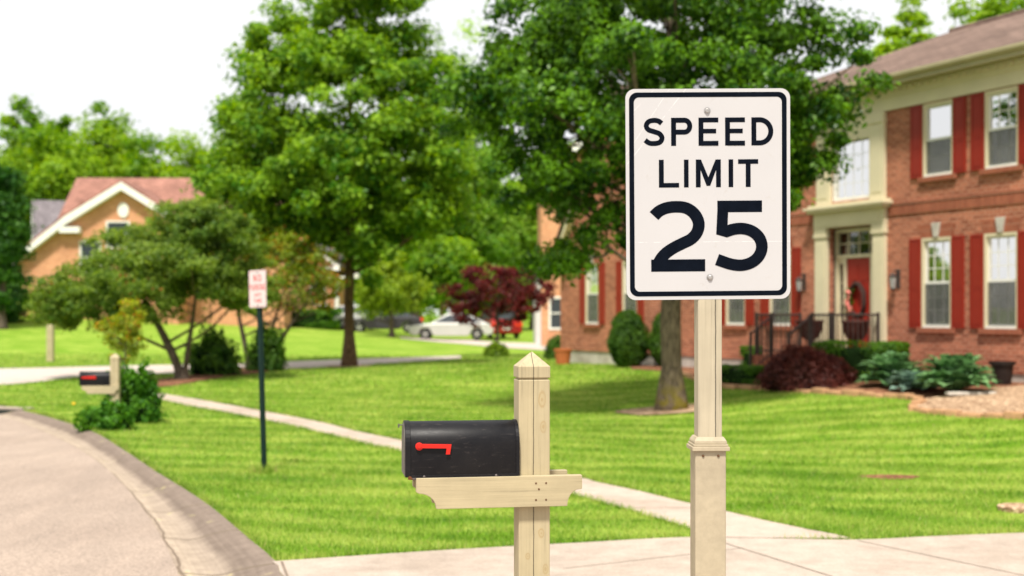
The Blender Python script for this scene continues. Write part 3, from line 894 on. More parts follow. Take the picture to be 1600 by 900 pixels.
joint('driveway_joint', np.array(G(1110, 843)), np.array(G(1340, 915)))
joint('driveway_joint', np.array(G(1340, 846)), np.array(G(1620, 905)))
joint('driveway_joint', np.array(G(880, 890)), np.array(G(1160, 858)), 0.009)
joint('driveway_joint', np.array(G(440, 879)), np.array(G(450, 905)), 0.02)
for i in (8, 18, 28, 38, 48, 58, 66, 74, 82):
    joint('sidewalk_joint', SW_lo[i], SW_hi[i], 0.012, 0.0145)
# storm drain opening in the curb
dp = G(18, 640)
mb = MB().use(M['room_dark']); mb.box(-0.42, 0.36, -0.06, 0.10, -0.115, 0.0)
mb.use(M['drive']); mb.box(-0.50, 0.42, -0.03, 0.16, 0.0, 0.035)
tag(mb.build('storm_drain', None, None, (dp[0], dp[1], 0.01), rad(-16)), 'dark storm drain inlet under a concrete cap in the curb', 'storm drain')
mb = MB(); mb.lathe([(0.20, -0.02), (0.205, 0.028), (0.19, 0.034), (0.0, 0.036)], 20)
tag(mb.build('utility_cover', M['mulch_tan'], None, (LID[0] + 0.05, LID[1], 0.015)), 'small round brownish utility cover lying in the right lawn', 'utility cover')


# ------------------------------------------------------------------ grass
def build_grass():
    rng = np.random.default_rng(5)
    P_, S_ = [], []
    for y0, y1, dens, h, w in ((8.5, 12, 3600, 0.052, 0.0060), (12, 16, 2300, 0.055, 0.0075), (16, 22, 1100, 0.058, 0.0105), (22, 30, 480, 0.062, 0.016), (30, 42, 170, 0.07, 0.027), (42, 50, 70, 0.08, 0.04)):
        xm = 0.44 * y1
        n = int(dens * (2 * xm) * (y1 - y0))
        x = rng.uniform(-xm, xm, n); y = rng.uniform(y0, y1, n)
        ok = np.abs(x) < 0.43 * y + 0.3
        x, y = x[ok], y[ok]
        bad = np.zeros(len(x), bool)
        for pl in (road_poly, sw_poly, dr_poly, fr_poly, bed_poly, hb_poly, house_poly, ring_a, ring_b):
            bad |= inside(pl, x, y)
        bad |= ((x - BARE[0]) / 0.36) ** 2 + ((y - BARE[1]) / 0.26) ** 2 < 1
        bad |= (x - LID[0] - 0.05) ** 2 + (y - LID[1]) ** 2 < 0.22 ** 2
        x, y = x[~bad], y[~bad]
        P_.append(np.column_stack([x, y, height(x, y)])); S_.append(np.column_stack([np.full(len(x), h), np.full(len(x), w)]))
    # longer untrimmed tufts round the sign pole
    p = np.concatenate(P_); s = np.concatenate(S_)
    n = len(p)
    patch = np.array([mnoise.noise(Vector((a * 0.8, b * 0.8, 0))) for a, b in p[:, :2]])
    hh = s[:, 0] * 0.8 * rng.uniform(0.5, 1.25, n) * (1 + 0.3 * patch)
    # row lean from the mower
    d = np.sin((p[:, 1] * 0.93 + p[:, 0] * 0.22) * 2 * PI / 1.15)
    lean = np.column_stack([rng.normal(size=n) * 0.5, rng.normal(size=n) * 0.5 + 0.15 * d, np.zeros(n)])
    a = rng.uniform(0, 2 * PI, n); t = np.column_stack([np.cos(a), np.sin(a), np.zeros(n)])
    w = (s[:, 1] * rng.uniform(0.7, 1.4, n))[:, None]
    tip = p + np.array([0, 0, 1.0]) * hh[:, None] + lean * hh[:, None]
    q = np.stack([p - t * w * 0.5, p + t * w * 0.5, tip], 1); q[:, :2, 2] -= 0.004
    # thicker fringe along the paving edges
    E = []
    for pl in (SW_lo, SW_hi, DR_top, L2s):
        d_ = np.concatenate([[0], np.cumsum(np.linalg.norm(np.diff(pl, axis=0), axis=1))])
        k = int(d_[-1] * 420); t_ = rng.uniform(0, d_[-1], k)
        E.append(np.column_stack([np.interp(t_, d_, pl[:, 0]), np.interp(t_, d_, pl[:, 1])]) + rng.normal(size=(k, 2)) * 0.035)
    e_ = np.concatenate(E); e_ = e_[(e_[:, 1] > 8.5) & (e_[:, 1] < 28) & (np.abs(e_[:, 0]) < 0.45 * e_[:, 1])]
    bad = np.zeros(len(e_), bool)
    for pl in (road_poly, sw_poly, dr_poly): bad |= inside(pl, e_[:, 0], e_[:, 1])
    e_ = e_[~bad]; k = len(e_); e_ = np.column_stack([e_, height(e_[:, 0], e_[:, 1])])
    a_ = rng.uniform(0, 2 * PI, k); t_ = np.column_stack([np.cos(a_), np.sin(a_), np.zeros(k)]) * (0.0035 * np.maximum(1, e_[:, 1:2] / 11))
    q3 = np.stack([e_ - t_, e_ + t_, e_ + np.column_stack([rng.normal(size=(k, 2)) * 0.03, rng.uniform(0.035, 0.085, k)])], 1)
    # pole tuft
    bx, by = NP_BASE
    k = 220
    c = np.column_stack([bx + rng.normal(size=k) * 0.07, by + rng.normal(size=k) * 0.06, np.zeros(k)])
    tt = np.column_stack([rng.normal(size=k), rng.normal(size=k) * 0.2, np.zeros(k)]); tt = unit(tt) * 0.006
    q2 = np.stack([c - tt, c + tt, c + np.column_stack([rng.normal(size=k) * 0.04, rng.normal(size=k) * 0.04, rng.uniform(0.06, 0.15, k)])], 1)
    tag(quads_mesh('lawn_grass', np.concatenate([q, q2, q3]), M['blade'], n=3), 'short mown green grass of the front lawns', 'grass', kind='stuff')


NP_BASE = G(413, 739)
build_grass()


# ------------------------------------------------------------------ lettering
def ribbon(path, t, smooth=True):
    p = np.array(path, float)
    if smooth: p = resample(p, max(24, 3 * len(p)))
    d = np.gradient(p, axis=0); d = d / np.linalg.norm(d, axis=1, keepdims=True)
    n = np.column_stack([-d[:, 1], d[:, 0]]) * t / 2
    return [tuple(x) for x in np.concatenate([p + n, (p - n)[::-1]])]


def arc(cx, cy, rx, ry, a0, a1, n=14):
    return [(cx + rx * math.cos(rad(a)), cy + ry * math.sin(rad(a))) for a in np.linspace(a0, a1, n)]


def rect(x0, x1, y0, y1): return [(x0, y0), (x1, y0), (x1, y1), (x0, y1)]


TK = 0.178; hh = TK / 2


def uS():
    return [ribbon([(0.655, 0.80), (0.54, 0.885), (0.37, 0.911), (0.18, 0.86), (0.10, 0.71), (0.18, 0.58), (0.38, 0.51), (0.58, 0.43), (0.668, 0.28), (0.59, 0.135), (0.39, 0.089), (0.20, 0.11), (0.06, 0.21)], TK)]


GL = {
    'S': (0.76, uS()),
    'P': (0.76, [rect(0, TK, 0, 1), ribbon([(TK * .5, 0.911), (0.3, 0.911), (0.48, 0.911)] + arc(0.48, 0.70, 0.19, 0.211, 80, -80) + [(0.48, 0.489), (0.3, 0.489), (TK * .5, 0.489)], TK, False)]),
    'E': (0.73, [rect(0, TK, 0, 1), rect(TK * .5, 0.72, 0.83, 1), rect(TK * .5, 0.64, 0.44, 0.60), rect(TK * .5, 0.72, 0, 0.17)]),
    'D': (0.79, [rect(0, TK, 0, 1), ribbon([(TK * .5, 0.911), (0.28, 0.911)] + arc(0.30, 0.5, 0.40, 0.411, 85, -85, 24) + [(0.28, 0.089), (TK * .5, 0.089)], TK, False)]),
    'L': (0.73, [rect(0, TK, 0, 1), rect(TK * .5, 0.73, 0, 0.165)]),
    'I': (TK, [rect(0, TK, 0, 1)]),
    'M': (0.91, [[(0, 0), (0, 1), (0.19, 1), (0.455, 0.36), (0.72, 1), (0.91, 1), (0.91, 0), (0.735, 0), (0.735, 0.62), (0.52, 0.05), (0.39, 0.05), (0.175, 0.62), (0.175, 0)]]),
    'T': (0.73, [rect(0.276, 0.454, 0, 0.9), rect(0, 0.73, 0.835, 1)]),
    'N': (0.78, [[(0, 0), (0, 1), (0.18, 1), (0.61, 0.33), (0.61, 1), (0.78, 1), (0.78, 0), (0.6, 0), (0.17, 0.67), (0.17, 0)]]),
    'O': (0.82, [ribbon(arc(0.41, 0.5, 0.32, 0.411, 0, 359.9, 40), TK, False)]),
    'A': (0.86, [[(0, 0), (0.34, 1), (0.52, 1), (0.86, 0), (0.68, 0), (0.43, 0.78), (0.18, 0)], rect(0.2, 0.66, 0.22, 0.37)]),
    'R': (0.78, [rect(0, TK, 0, 1), ribbon([(TK * .5, 0.911), (0.48, 0.911)] + arc(0.48, 0.70, 0.19, 0.211, 80, -80) + [(0.48, 0.489), (TK * .5, 0.489)], TK, False), [(0.34, 0.48), (0.53, 0.48), (0.78, 0), (0.58, 0)]]),
    'K': (0.80, [rect(0, TK, 0, 1), [(0.1, 0.40), (0.58, 1), (0.8, 1), (0.1, 0.16)], [(0.28, 0.52), (0.44, 0.62), (0.8, 0), (0.6, 0)]]),
    'G': (0.82, [ribbon(arc(0.41, 0.5, 0.32, 0.411, 45, 350, 34), TK, False), rect(0.44, 0.80, 0.37, 0.52)]),
    'Y': (0.84, [rect(0.333, 0.511, 0, 0.45), [(0, 1), (0.2, 1), (0.42, 0.58), (0.64, 1), (0.84, 1), (0.51, 0.4), (0.33, 0.4)]]),
    '2': (0.765, [ribbon([(0.055, 0.79), (0.12, 0.853), (0.22, 0.90), (0.37, 0.918), (0.51, 0.896), (0.62, 0.813), (0.677, 0.684), (0.655, 0.56), (0.575, 0.463), (0.453, 0.40), (0.316, 0.33), (0.195, 0.24), (0.125, 0.142), (0.097, 0.06)], 0.166), rect(0.012, 0.765, 0, 0.172)]),
    '5': (0.765, [rect(0.05, 0.68, 0.835, 1), [(0.052, 0.9), (0.205, 0.9), (0.195, 0.66), (0.192, 0.475), (0.033, 0.522)],
                  ribbon([(0.17, 0.56), (0.27, 0.592), (0.40, 0.603), (0.54, 0.563), (0.64, 0.471), (0.677, 0.346), (0.64, 0.221), (0.54, 0.125), (0.39, 0.081), (0.235, 0.099), (0.125, 0.136), (0.044, 0.166)], 0.164)]),
}


def glyph(ch, x0, z0, hgt, wid, y, mat, parent, name='letter', thick=0.0008):
    w, polys = GL[ch]; sx = wid / w if wid else hgt
    mb = MB()
    for i, pl in enumerate(polys):
        mb.prism([(x0 + a * sx, z0 + b * hgt) for a, b in pl], y - thick - 0.00025 * i, y + 0.0002)
    return mb.build(name, mat, parent)


def rrect(w, h, r, n=8):
    o = []
    for cx, cz, a in ((w / 2 - r, h / 2 - r, 0), (-w / 2 + r, h / 2 - r, 90), (-w / 2 + r, -h / 2 + r, 180), (w / 2 - r, -h / 2 + r, 270)):
        o += [(cx + r * math.cos(rad(a + 90 * k / n)), cz + r * math.sin(rad(a + 90 * k / n))) for k in range(n + 1)]
    return o


def ring_border(outer, inner, y0, y1):
    n = len(outer); mb = MB()
    v = [(a, y0, b) for a, b in outer] + [(a, y0, b) for a, b in inner] + [(a, y1, b) for a, b in outer] + [(a, y1, b) for a, b in inner]
    f = []
    for i in range(n):
        j = (i + 1) % n
        f += [(i, j, n + j, n + i), (2 * n + i, 3 * n + i, 3 * n + j, 2 * n + j), (i, 2 * n + i, 2 * n + j, j), (n + i, n + j, 3 * n + j, 3 * n + i)]
    mb.add(v, f); return mb


# ------------------------------------------------------------------ speed limit sign
SY = 4.70
root = empty('speed_limit_sign', (0.728, SY + 0.056, 0), rad(1.5), 'white speed limit 25 sign on a square cream wooden post', 'road sign')
mb = MB(); mb.box(-0.0445, 0.0445, -0.0445, 0.0445, 0.9, 2.71); mb.build('post', M['cream_wood'], root, bevel=0.005)
mb = MB(); mb.box(-0.057, 0.057, -0.057, 0.057, -0.05, 1.412)
mb.build('post_sleeve', M['sleeve'], root, bevel=0.005)
mb = MB()
for (a, z0, z1) in ((0.069, 1.396, 1.411), (0.064, 1.411, 1.420), (0.060, 1.420, 1.430)):
    mb.box(-a, a, -a, a, z0, z1)
mb.prism
cq = [(-0.060, 1.430), (0.060, 1.430), (0.0495, 1.446), (-0.0495, 1.446)]
vv = [(s1 * a, s2 * a, z) for a, z in ((0.060, 1.430), (0.050, 1.446)) for s1, s2 in ((-1, -1), (1, -1), (1, 1), (-1, 1))]
mb.add(vv, [(0, 1, 5, 4), (1, 2, 6, 5), (2, 3, 7, 6), (3, 0, 4, 7), (4, 5, 6, 7), (3, 2, 1, 0)])
mb.build('post_collar', M['sleeve'], root, bevel=0.0018)
for x in (-0.028, 0.028):
    mb = MB(); mb.lathe([(0.0045, 0), (0.0045, 0.004), (0.003, 0.0055), (0, 0.006)], 12, (0, 0, 0), 'y')
    mb.v = [(a + x, -0.0565 - b, c + 1.378) for a, b, c in mb.v]; mb.build('screw', M['nail'], root)
panel = MB().use(M['sign_back']); pr = rrect(0.606, 0.772, 0.034)
panel.prism(pr, 0.0, 0.003); panel.use(M['sign_white']); panel.prism([(a * 0.9995, b * 0.9995) for a, b in pr], -0.0006, -0.0001)
pz = 2.338
sp = panel.build('sign_panel', None, root, (-0.009, -0.0565, pz)); sp.rotation_euler = (rad(1.8), rad(-0.55), 0)
ring_border(rrect(0.580, 0.746, 0.030), rrect(0.5445, 0.7105, 0.019), -0.0013, -0.0004).build('border', M['sign_black'], sp)
SC = 1 / 1052.0


def zx(x): return (x - 383) * SC


def zz(y): return (467 - y) * SC


for ch, x0, x1 in (('S', 133, 215), ('P', 240, 322), ('E', 346, 424), ('E', 449, 527), ('D', 551, 636)):
    glyph(ch, zx(x0), zz(280), 108 * SC, (x1 - x0) * SC, -0.0004, M['sign_black'], sp)
for ch, x0, x1 in (('L', 192, 270), ('I', 289, 307), ('M', 335, 432), ('I', 462, 480), ('T', 499, 577)):
    glyph(ch, zx(x0), zz(440), 107 * SC, (x1 - x0) * SC, -0.0004, M['sign_black'], sp)
for ch, x0, x1 in (('2', 157, 370), ('5', 404, 615)):
    glyph(ch, zx(x0), zz(764), 272 * SC, (x1 - x0) * SC, -0.0004, M['sign_black'], sp, 'digit')
for (bx, bz) in ((380, 146), (388, 788)):
    mb = MB(); mb.lathe([(0.0125, 0.0), (0.0125, 0.0014), (0.0085, 0.0016), (0.0085, 0.006), (0.007, 0.0072), (0, 0.0076)], 14, (0, 0, 0), 'y')
    mb.v = [(a + zx(bx), -b - 0.0005, c + zz(bz)) for a, b, c in mb.v]; mb.build('bolt', M['steel'], sp)


# ------------------------------------------------------------------ near mailbox
def mailbox(name, loc, rz, label, scale_h=1.0, near=True, drop=0.0, group=None, px=1):
    root = empty(name, loc, rz, label, 'mailbox', group)
    zt = 1.614 - drop
    mb = MB(); a = 0.070
    mb.box(-a, a, -a, a, -0.05, zt - 0.006)
    mb.build('post', M['mail_wood'], root, bevel=0.005)
    mb = MB()
    v = [(s1 * q, s2 * q, z) for q, z in ((0.062, zt - 0.006), (0.062, zt), (0.071, zt + 0.003), (0.071, zt + 0.052)) for s1, s2 in ((-1, -1), (1, -1), (1, 1), (-1, 1))] + [(0, 0, zt + 0.118)]
    f = [(3, 2, 1, 0)] + [(4 * k + i, 4 * k + (i + 1) % 4, 4 * k + 4 + (i + 1) % 4, 4 * k + 4 + i) for k in range(3) for i in range(4)] + [(12 + i, 12 + (i + 1) % 4, 16) for i in range(4)]
    mb.add(v, f); mb.build('post_cap', M['mail_wood'], root, bevel=0.002)
    zb = 1.188 - drop
    # arm boards, one each side of the post, concave ends
    def board(y0, y1, x0, x1):
        pl = [(x0, zb), (x1, zb), (x1, zb - 0.060)]
        pl += [(x1 - 0.07 + 0.07 * math.cos(rad(q)), zb - 0.130 + 0.07 * math.sin(rad(q))) for q in ()]
        pl += [(x1 - 0.012 - 0.055 * math.sin(rad(t)), zb - 0.062 - 0.073 * (1 - math.cos(rad(t)))) for t in (0, 15, 30, 45, 60, 75, 90)]
        lp = [(x0 + 0.012 + 0.075 * (math.sin(rad(t))), zb - 0.135 + 0.068 * (1 - (1 - math.cos(rad(t))))) for t in (90, 70, 55, 40, 25, 12, 0)]
        pl += [(a_, b_) for a_, b_ in lp] + [(x0, zb - 0.060)]
        m = MB(); m.prism(pl, y0, y1); return m.build('arm_board', M['board_wood'], root, bevel=0.002)
    xr = 0.207 if near else 0.085
    b1 = board(-0.110, -0.0715, -0.525, xr)
    b2 = board(0.0715, 0.110, -0.525, xr - 0.03)
    if near:
        for (nx, nz) in ((0.0, -0.032), (0.045, -0.032), (0.0, -0.105), (0.045, -0.105), (0.013, -0.058)):
            m = MB(); m.lathe([(0.0045, 0.0), (0.0045, 0.0012), (0, 0.0016)], 10, (0, 0, 0), 'y')
            m.v = [(p + nx, -q - 0.1100, r + zb + nz) for p, q, r in m.v]; m.build('nail', M['nail'], b1)
    # box shell: straight sides and rounded top
    W, SH, Lx0, Lx1 = 0.098, 0.137, -0.572, -0.074
    def sect(w, sh, n=18): return [(-w, 0.0)] + [(-w * math.cos(PI * k / n), sh + w * math.sin(PI * k / n)) for k in range(n + 1)] + [(w, 0.0)]
    def shell(x0, x1, w, sh, dz=0.0):
        m = MB(); m.prism([(y, z + zb + 0.004 + dz) for y, z in sect(w, sh)], x0, x1, 'x'); return m
    body = shell(Lx0 + 0.010, Lx1, W, SH).build('box', M['black_metal'], root, bevel=0.0015)
    for p in body.data.polygons: p.use_smooth = abs(p.normal.x) < 0.5
    rim_ = shell(Lx1 - 0.012, Lx1 + 0.003, W + 0.003, SH + 0.0005, -0.001); rim_.build('rear_rim', M['black_metal'], root, bevel=0.001)
    m = MB(); m.box(Lx0 + 0.02, Lx1 - 0.002, -W - 0.0022, -W + 0.004, zb - 0.008, zb + 0.0115)
    m.build('base_flange', M['black_metal'], root, bevel=0.001)
    if near:
        for rx, rl in ((-0.47, 0.17), (-0.20, 0.10), (-0.31, 0.05)):
            m = MB(); m.box(rx - rl / 2, rx + rl / 2, -W - 0.0032, -W - 0.001, zb - 0.0065, zb + 0.001); m.build('scuffed_edge', M['scuffed_metal'], body)
        for rx in (-0.49, -0.175):
            m = MB(); m.lathe([(0.0055, 0.0), (0.0055, 0.002), (0.003, 0.0036), (0, 0.004)], 10, (0, 0, 0), 'y')
            m.v = [(p + rx, -q - W - 0.0022, r + zb + 0.0055) for p, q, r in m.v]; m.build('rivet', M['scuffed_metal'], body)
        m = MB(); m.prism([(-0.562, zb - 0.006), (-0.538, zb - 0.006), (-0.546, zb + 0.006), (-0.556, zb + 0.010)], -W - 0.004, -W - 0.0005); m.build('rust_spot', M['rust'], body)
    d = shell(Lx0, Lx0 + 0.024, W + 0.0035, SH + 0.001, -0.001).build('door', M['black_metal'], root, bevel=0.002)
    m = MB(); m.prism([(y * 0.90, z * 0.96 + zb + 0.008) for y, z in sect(W, SH)], Lx0 - 0.0025, Lx0 + 0.001, 'x'); m.build('door_panel', M['scuffed_metal'] if near else M['black_metal'], d, bevel=0.001)
    m = MB(); m.box(Lx0 - 0.022, Lx0 + 0.012, -0.013, 0.013, zb + 0.221, zb + 0.2245); m.box(Lx0 - 0.024, Lx0 - 0.019, -0.013, 0.013, zb + 0.211, zb + 0.227)
    m.build('latch', M['scuffed_metal'], d)
    fz = zb + 0.137; fx = -0.512; fy = -W - 0.002
    fl = MB(); fl.prism([(fx, fz - 0.007), (fx + 0.118, fz - 0.010), (fx + 0.115, fz - 0.036), (fx + 0.133, fz - 0.036), (fx + 0.140, fz + 0.008), (fx, fz + 0.012)], fy - 0.012, fy - 0.008)
    if not near:
        fl = MB(); fl.prism([(fx, fz - 0.014), (fx + 0.22, fz - 0.02), (fx + 0.22, fz + 0.03), (fx, fz + 0.018)], fy - 0.012, fy - 0.008)
    flo = fl.build('flag', M['flag_red'], root, bevel=0.001)
    m = MB(); m.lathe([(0.017, 0.0), (0.017, 0.008), (0.014, 0.0115), (0.009, 0.012), (0.008, 0.015), (0.0, 0.0155)], 20, (0, 0, 0), 'y')
    m.v = [(p + fx, -q + fy - 0.0, r + fz) for p, q, r in m.v]; m.build('pivot', M['flag_red'], flo, smooth=False)
    return root


mailbox('mailbox', (0.088, 5.72, 0.0), rad(9.0), 'large black mailbox with red flag on a cream post in the foreground')
fm = G(180, 668)
mb2 = mailbox('mailbox', (-310 / F * 1.0 * 21.6 * 2, 21.6, 0), rad(4), 'small distant black mailbox beside the vine covered post', 1, False, 0.50)
mb2.location = ((180 - HX) / F * 21.6, 21.6, 0.0)

# ------------------------------------------------------------------ no parking sign
bx, by = NP_BASE
root = empty('no_parking_sign', (bx, by, 0), 0, 'small white and red no parking sign on a dark green pole', 'road sign')
lean_x = -0.055 / 2.0
mb = MB()
U = [(-0.034, 0.0), (-0.034, -0.005), (-0.016, -0.005), (-0.012, -0.028), (0.012, -0.028), (0.016, -0.005), (0.034, -0.005), (0.034, 0.0), (0.012, 0.0), (0.009, -0.023), (-0.009, -0.023), (-0.012, 0.0)]
n = len(U)
v = []
for z in (-0.1, 2.40): v += [(a + lean_x * z, b, z) for a, b in U]
mb.add(v, [tuple(range(n)), tuple(range(2 * n - 1, n - 1, -1))] + [(i, (i + 1) % n, (i + 1) % n + n, i + n) for i in range(n)])
mb.build('pole', M['post_green'], root).rotation_euler = (0, 0, 0)
mb = MB().use(M['sign_back']); pr = rrect(0.305, 0.448, 0.03); mb.prism(pr, 0, 0.002); mb.use(M['sign_plain']); mb.prism([(a * .999, b * .999) for a, b in pr], -0.0012, -0.0002)
npn = mb.build('sign_panel', None, root, (lean_x * 2.2 - 0.012, -0.036, 2.195)); npn.rotation_euler = (0, rad(-1.5), rad(-37))
ring_border(rrect(0.285, 0.428, 0.024), rrect(0.277, 0.420, 0.021), -0.0024, -0.001).build('border', M['sign_red'], npn)


def line(txt, z0, h, cw, gap, parent, mat, y=-0.001):
    ws = [GL[c][0] * h * cw for c in txt]; tot = sum(ws) + gap * (len(txt) - 1); x = -tot / 2
    mb = MB()
    for c, w in zip(txt, ws):
        for i, pl in enumerate(GL[c][1]): mb.prism([(x + a * h * cw, z0 + b * h) for a, b in pl], y - 0.0010 - 0.0003 * i, y)
        x += w + gap
    return mb.build('lettering', mat, parent)


line('NO', 0.085, 0.085, 0.85, 0.022, npn, M['sign_red']); line('PARKING', -0.02, 0.075, 0.62, 0.009, npn, M['sign_red'])
line('ANY', -0.095, 0.045, 0.9, 0.012, npn, M['sign_red']); line('TIME', -0.165, 0.048, 0.9, 0.010, npn, M['sign_red'])
for z in (0.195, -0.195):
    mb = MB(); mb.lathe([(0.011, 0), (0.011, 0.005), (0, 0.007)], 10, (0, 0, 0), 'y'); mb.v = [(a, -b - 0.001, c + z) for a, b, c in mb.v]; mb.build('bolt', M['steel'], npn)

# pale post across the far street
pp = G(79, 565)
mb = MB(); mb.box(-0.11, 0.11, -0.11, 0.11, -0.1, 1.22); mb.add([(-.12, -.12, 1.22), (.12, -.12, 1.22), (.12, .12, 1.22), (-.12, .12, 1.22), (0, 0, 1.36)], [(3, 2, 1, 0), (0, 1, 4), (1, 2, 4), (2, 3, 4), (3, 0, 4)])
tag(mb.build('wooden_post', M['mail_wood'], None, (pp[0], pp[1], H(*pp)), bevel=0.01), 'pale wooden post alone on the lawn across the far street', 'post')

# ------------------------------------------------------------------ right brick house
house = empty('brick_house', (HP0.x, HP0.y, 0), HROT, 'two storey red brick house with red shutters and cream entrance', 'house')


def wall_open(mb, u0, u1, z0, z1, ops, y=0.0, depth=0.12):
    us = sorted({u0, u1, *[q for o in ops for q in (o[0], o[1])]}); zs = sorted({z0, z1, *[q for o in ops for q in (o[2], o[3])]})
    for a, b in zip(us, us[1:]):
        for c, d in zip(zs, zs[1:]):
            mu, mz = (a + b) / 2, (c + d) / 2
            if any(o[0] < mu < o[1] and o[2] < mz < o[3] for o in ops): continue
            mb.add([(a, y, c), (b, y, c), (b, y, d), (a, y, d)], [(0, 1, 2, 3)])
    for o in ops:
        a, b, c, d = o
        mb.add([(a, y, c), (b, y, c), (b, y, d), (a, y, d), (a, y + depth, c), (b, y + depth, c), (b, y + depth, d), (a, y + depth, d)],
               [(0, 4, 5, 1), (1, 5, 6, 2), (2, 6, 7, 3), (3, 7, 4, 0)])


WW = 0.84
LZ = (1.61, 3.45); UZ = (4.70, 6.20)
low_u = [-6.915, -5.107, -0.02, 1.66, 3.4]; up_u = [-6.915, -5.107, 0.02, 1.68, 3.4]
ops = [(u - WW / 2, u + WW / 2, *LZ) for u in low_u] + [(u - WW / 2, u + WW / 2, *UZ) for u in up_u]
EN0, EN1 = -3.34, -1.83
ops.append((EN0, EN1, 0.95, 3.82)); ops.append((-3.22, -1.95, 4.42, 5.80))
mb = MB(); wall_open(mb, -9.3, 9.0, 0.76, 6.30, ops)
mb.add([(9.0, 0, .76), (9.0, 9.4, .76), (9.0, 9.4, 6.3), (9.0, 0, 6.3), (-9.3, 9.4, .76), (-9.3, 9.4, 6.3), (-9.3, 0, 6.3), (-9.3, 0, .76)], [(0, 1, 2, 3), (1, 4, 5, 2), (4, 7, 6, 5)])
mb.build('wall', M['brick'], house)
ops2 = [(u - WW / 2, u + WW / 2, LZ[0] - 0.03, LZ[1] - 0.03) for u in (-14.26, -12.05)]
GZ = 3.55; GA = 8.2; GC = -12.82
mb = MB(); wall_open(mb, -16.33, -9.302, 0.76, GZ, ops2, -0.004)
mb.add([(-16.33, -0.004, GZ), (-9.302, -0.004, GZ), (GC, -0.004, GA)], [(0, 1, 2)])
mb.add([(-16.33, -0.004, .76), (-16.33, 9.4, .76), (-16.33, 9.4, GZ), (-16.33, -0.004, GZ)], [(0, 1, 2, 3)])
mb.build('wall', M['brick'], house)
mb = MB(); mb.box(-16.30, 8.97, 0.03, 9.3, -0.6, 0.762); mb.build('foundation', M['foundation'], house)
# string course and arches
mb = MB()
for a, b in ((-9.28, -3.8), (-1.44, 8.99)): mb.box(a, b, -0.022, 0.0, 3.98, 4.19); mb.box(a, b, -0.034, 0.0, 4.19, 4.245)
mb.build('string_course', M['brick_arch'], house, bevel=0.004)
for u in low_u + [-14.26, -12.05]:
    z = LZ[1] - (0.03 if u < -10 else 0)
    mb = MB(); mb.prism([(u - WW / 2 - 0.02, z + 0.004), (u + WW / 2 + 0.02, z + 0.004), (u + WW / 2 + 0.1, z + 0.26), (u - WW / 2 - 0.1, z + 0.26)], -0.009, -0.001); mb.build('brick_arch', M['brick_arch'], house)
    mb = MB(); mb.prism([(u - 0.06, z + 0.006), (u + 0.06, z + 0.006), (u + 0.115, z + 0.30), (u - 0.115, z + 0.30)], -0.05, 0.0); mb.build('keystone', M['stone'], house, bevel=0.006)


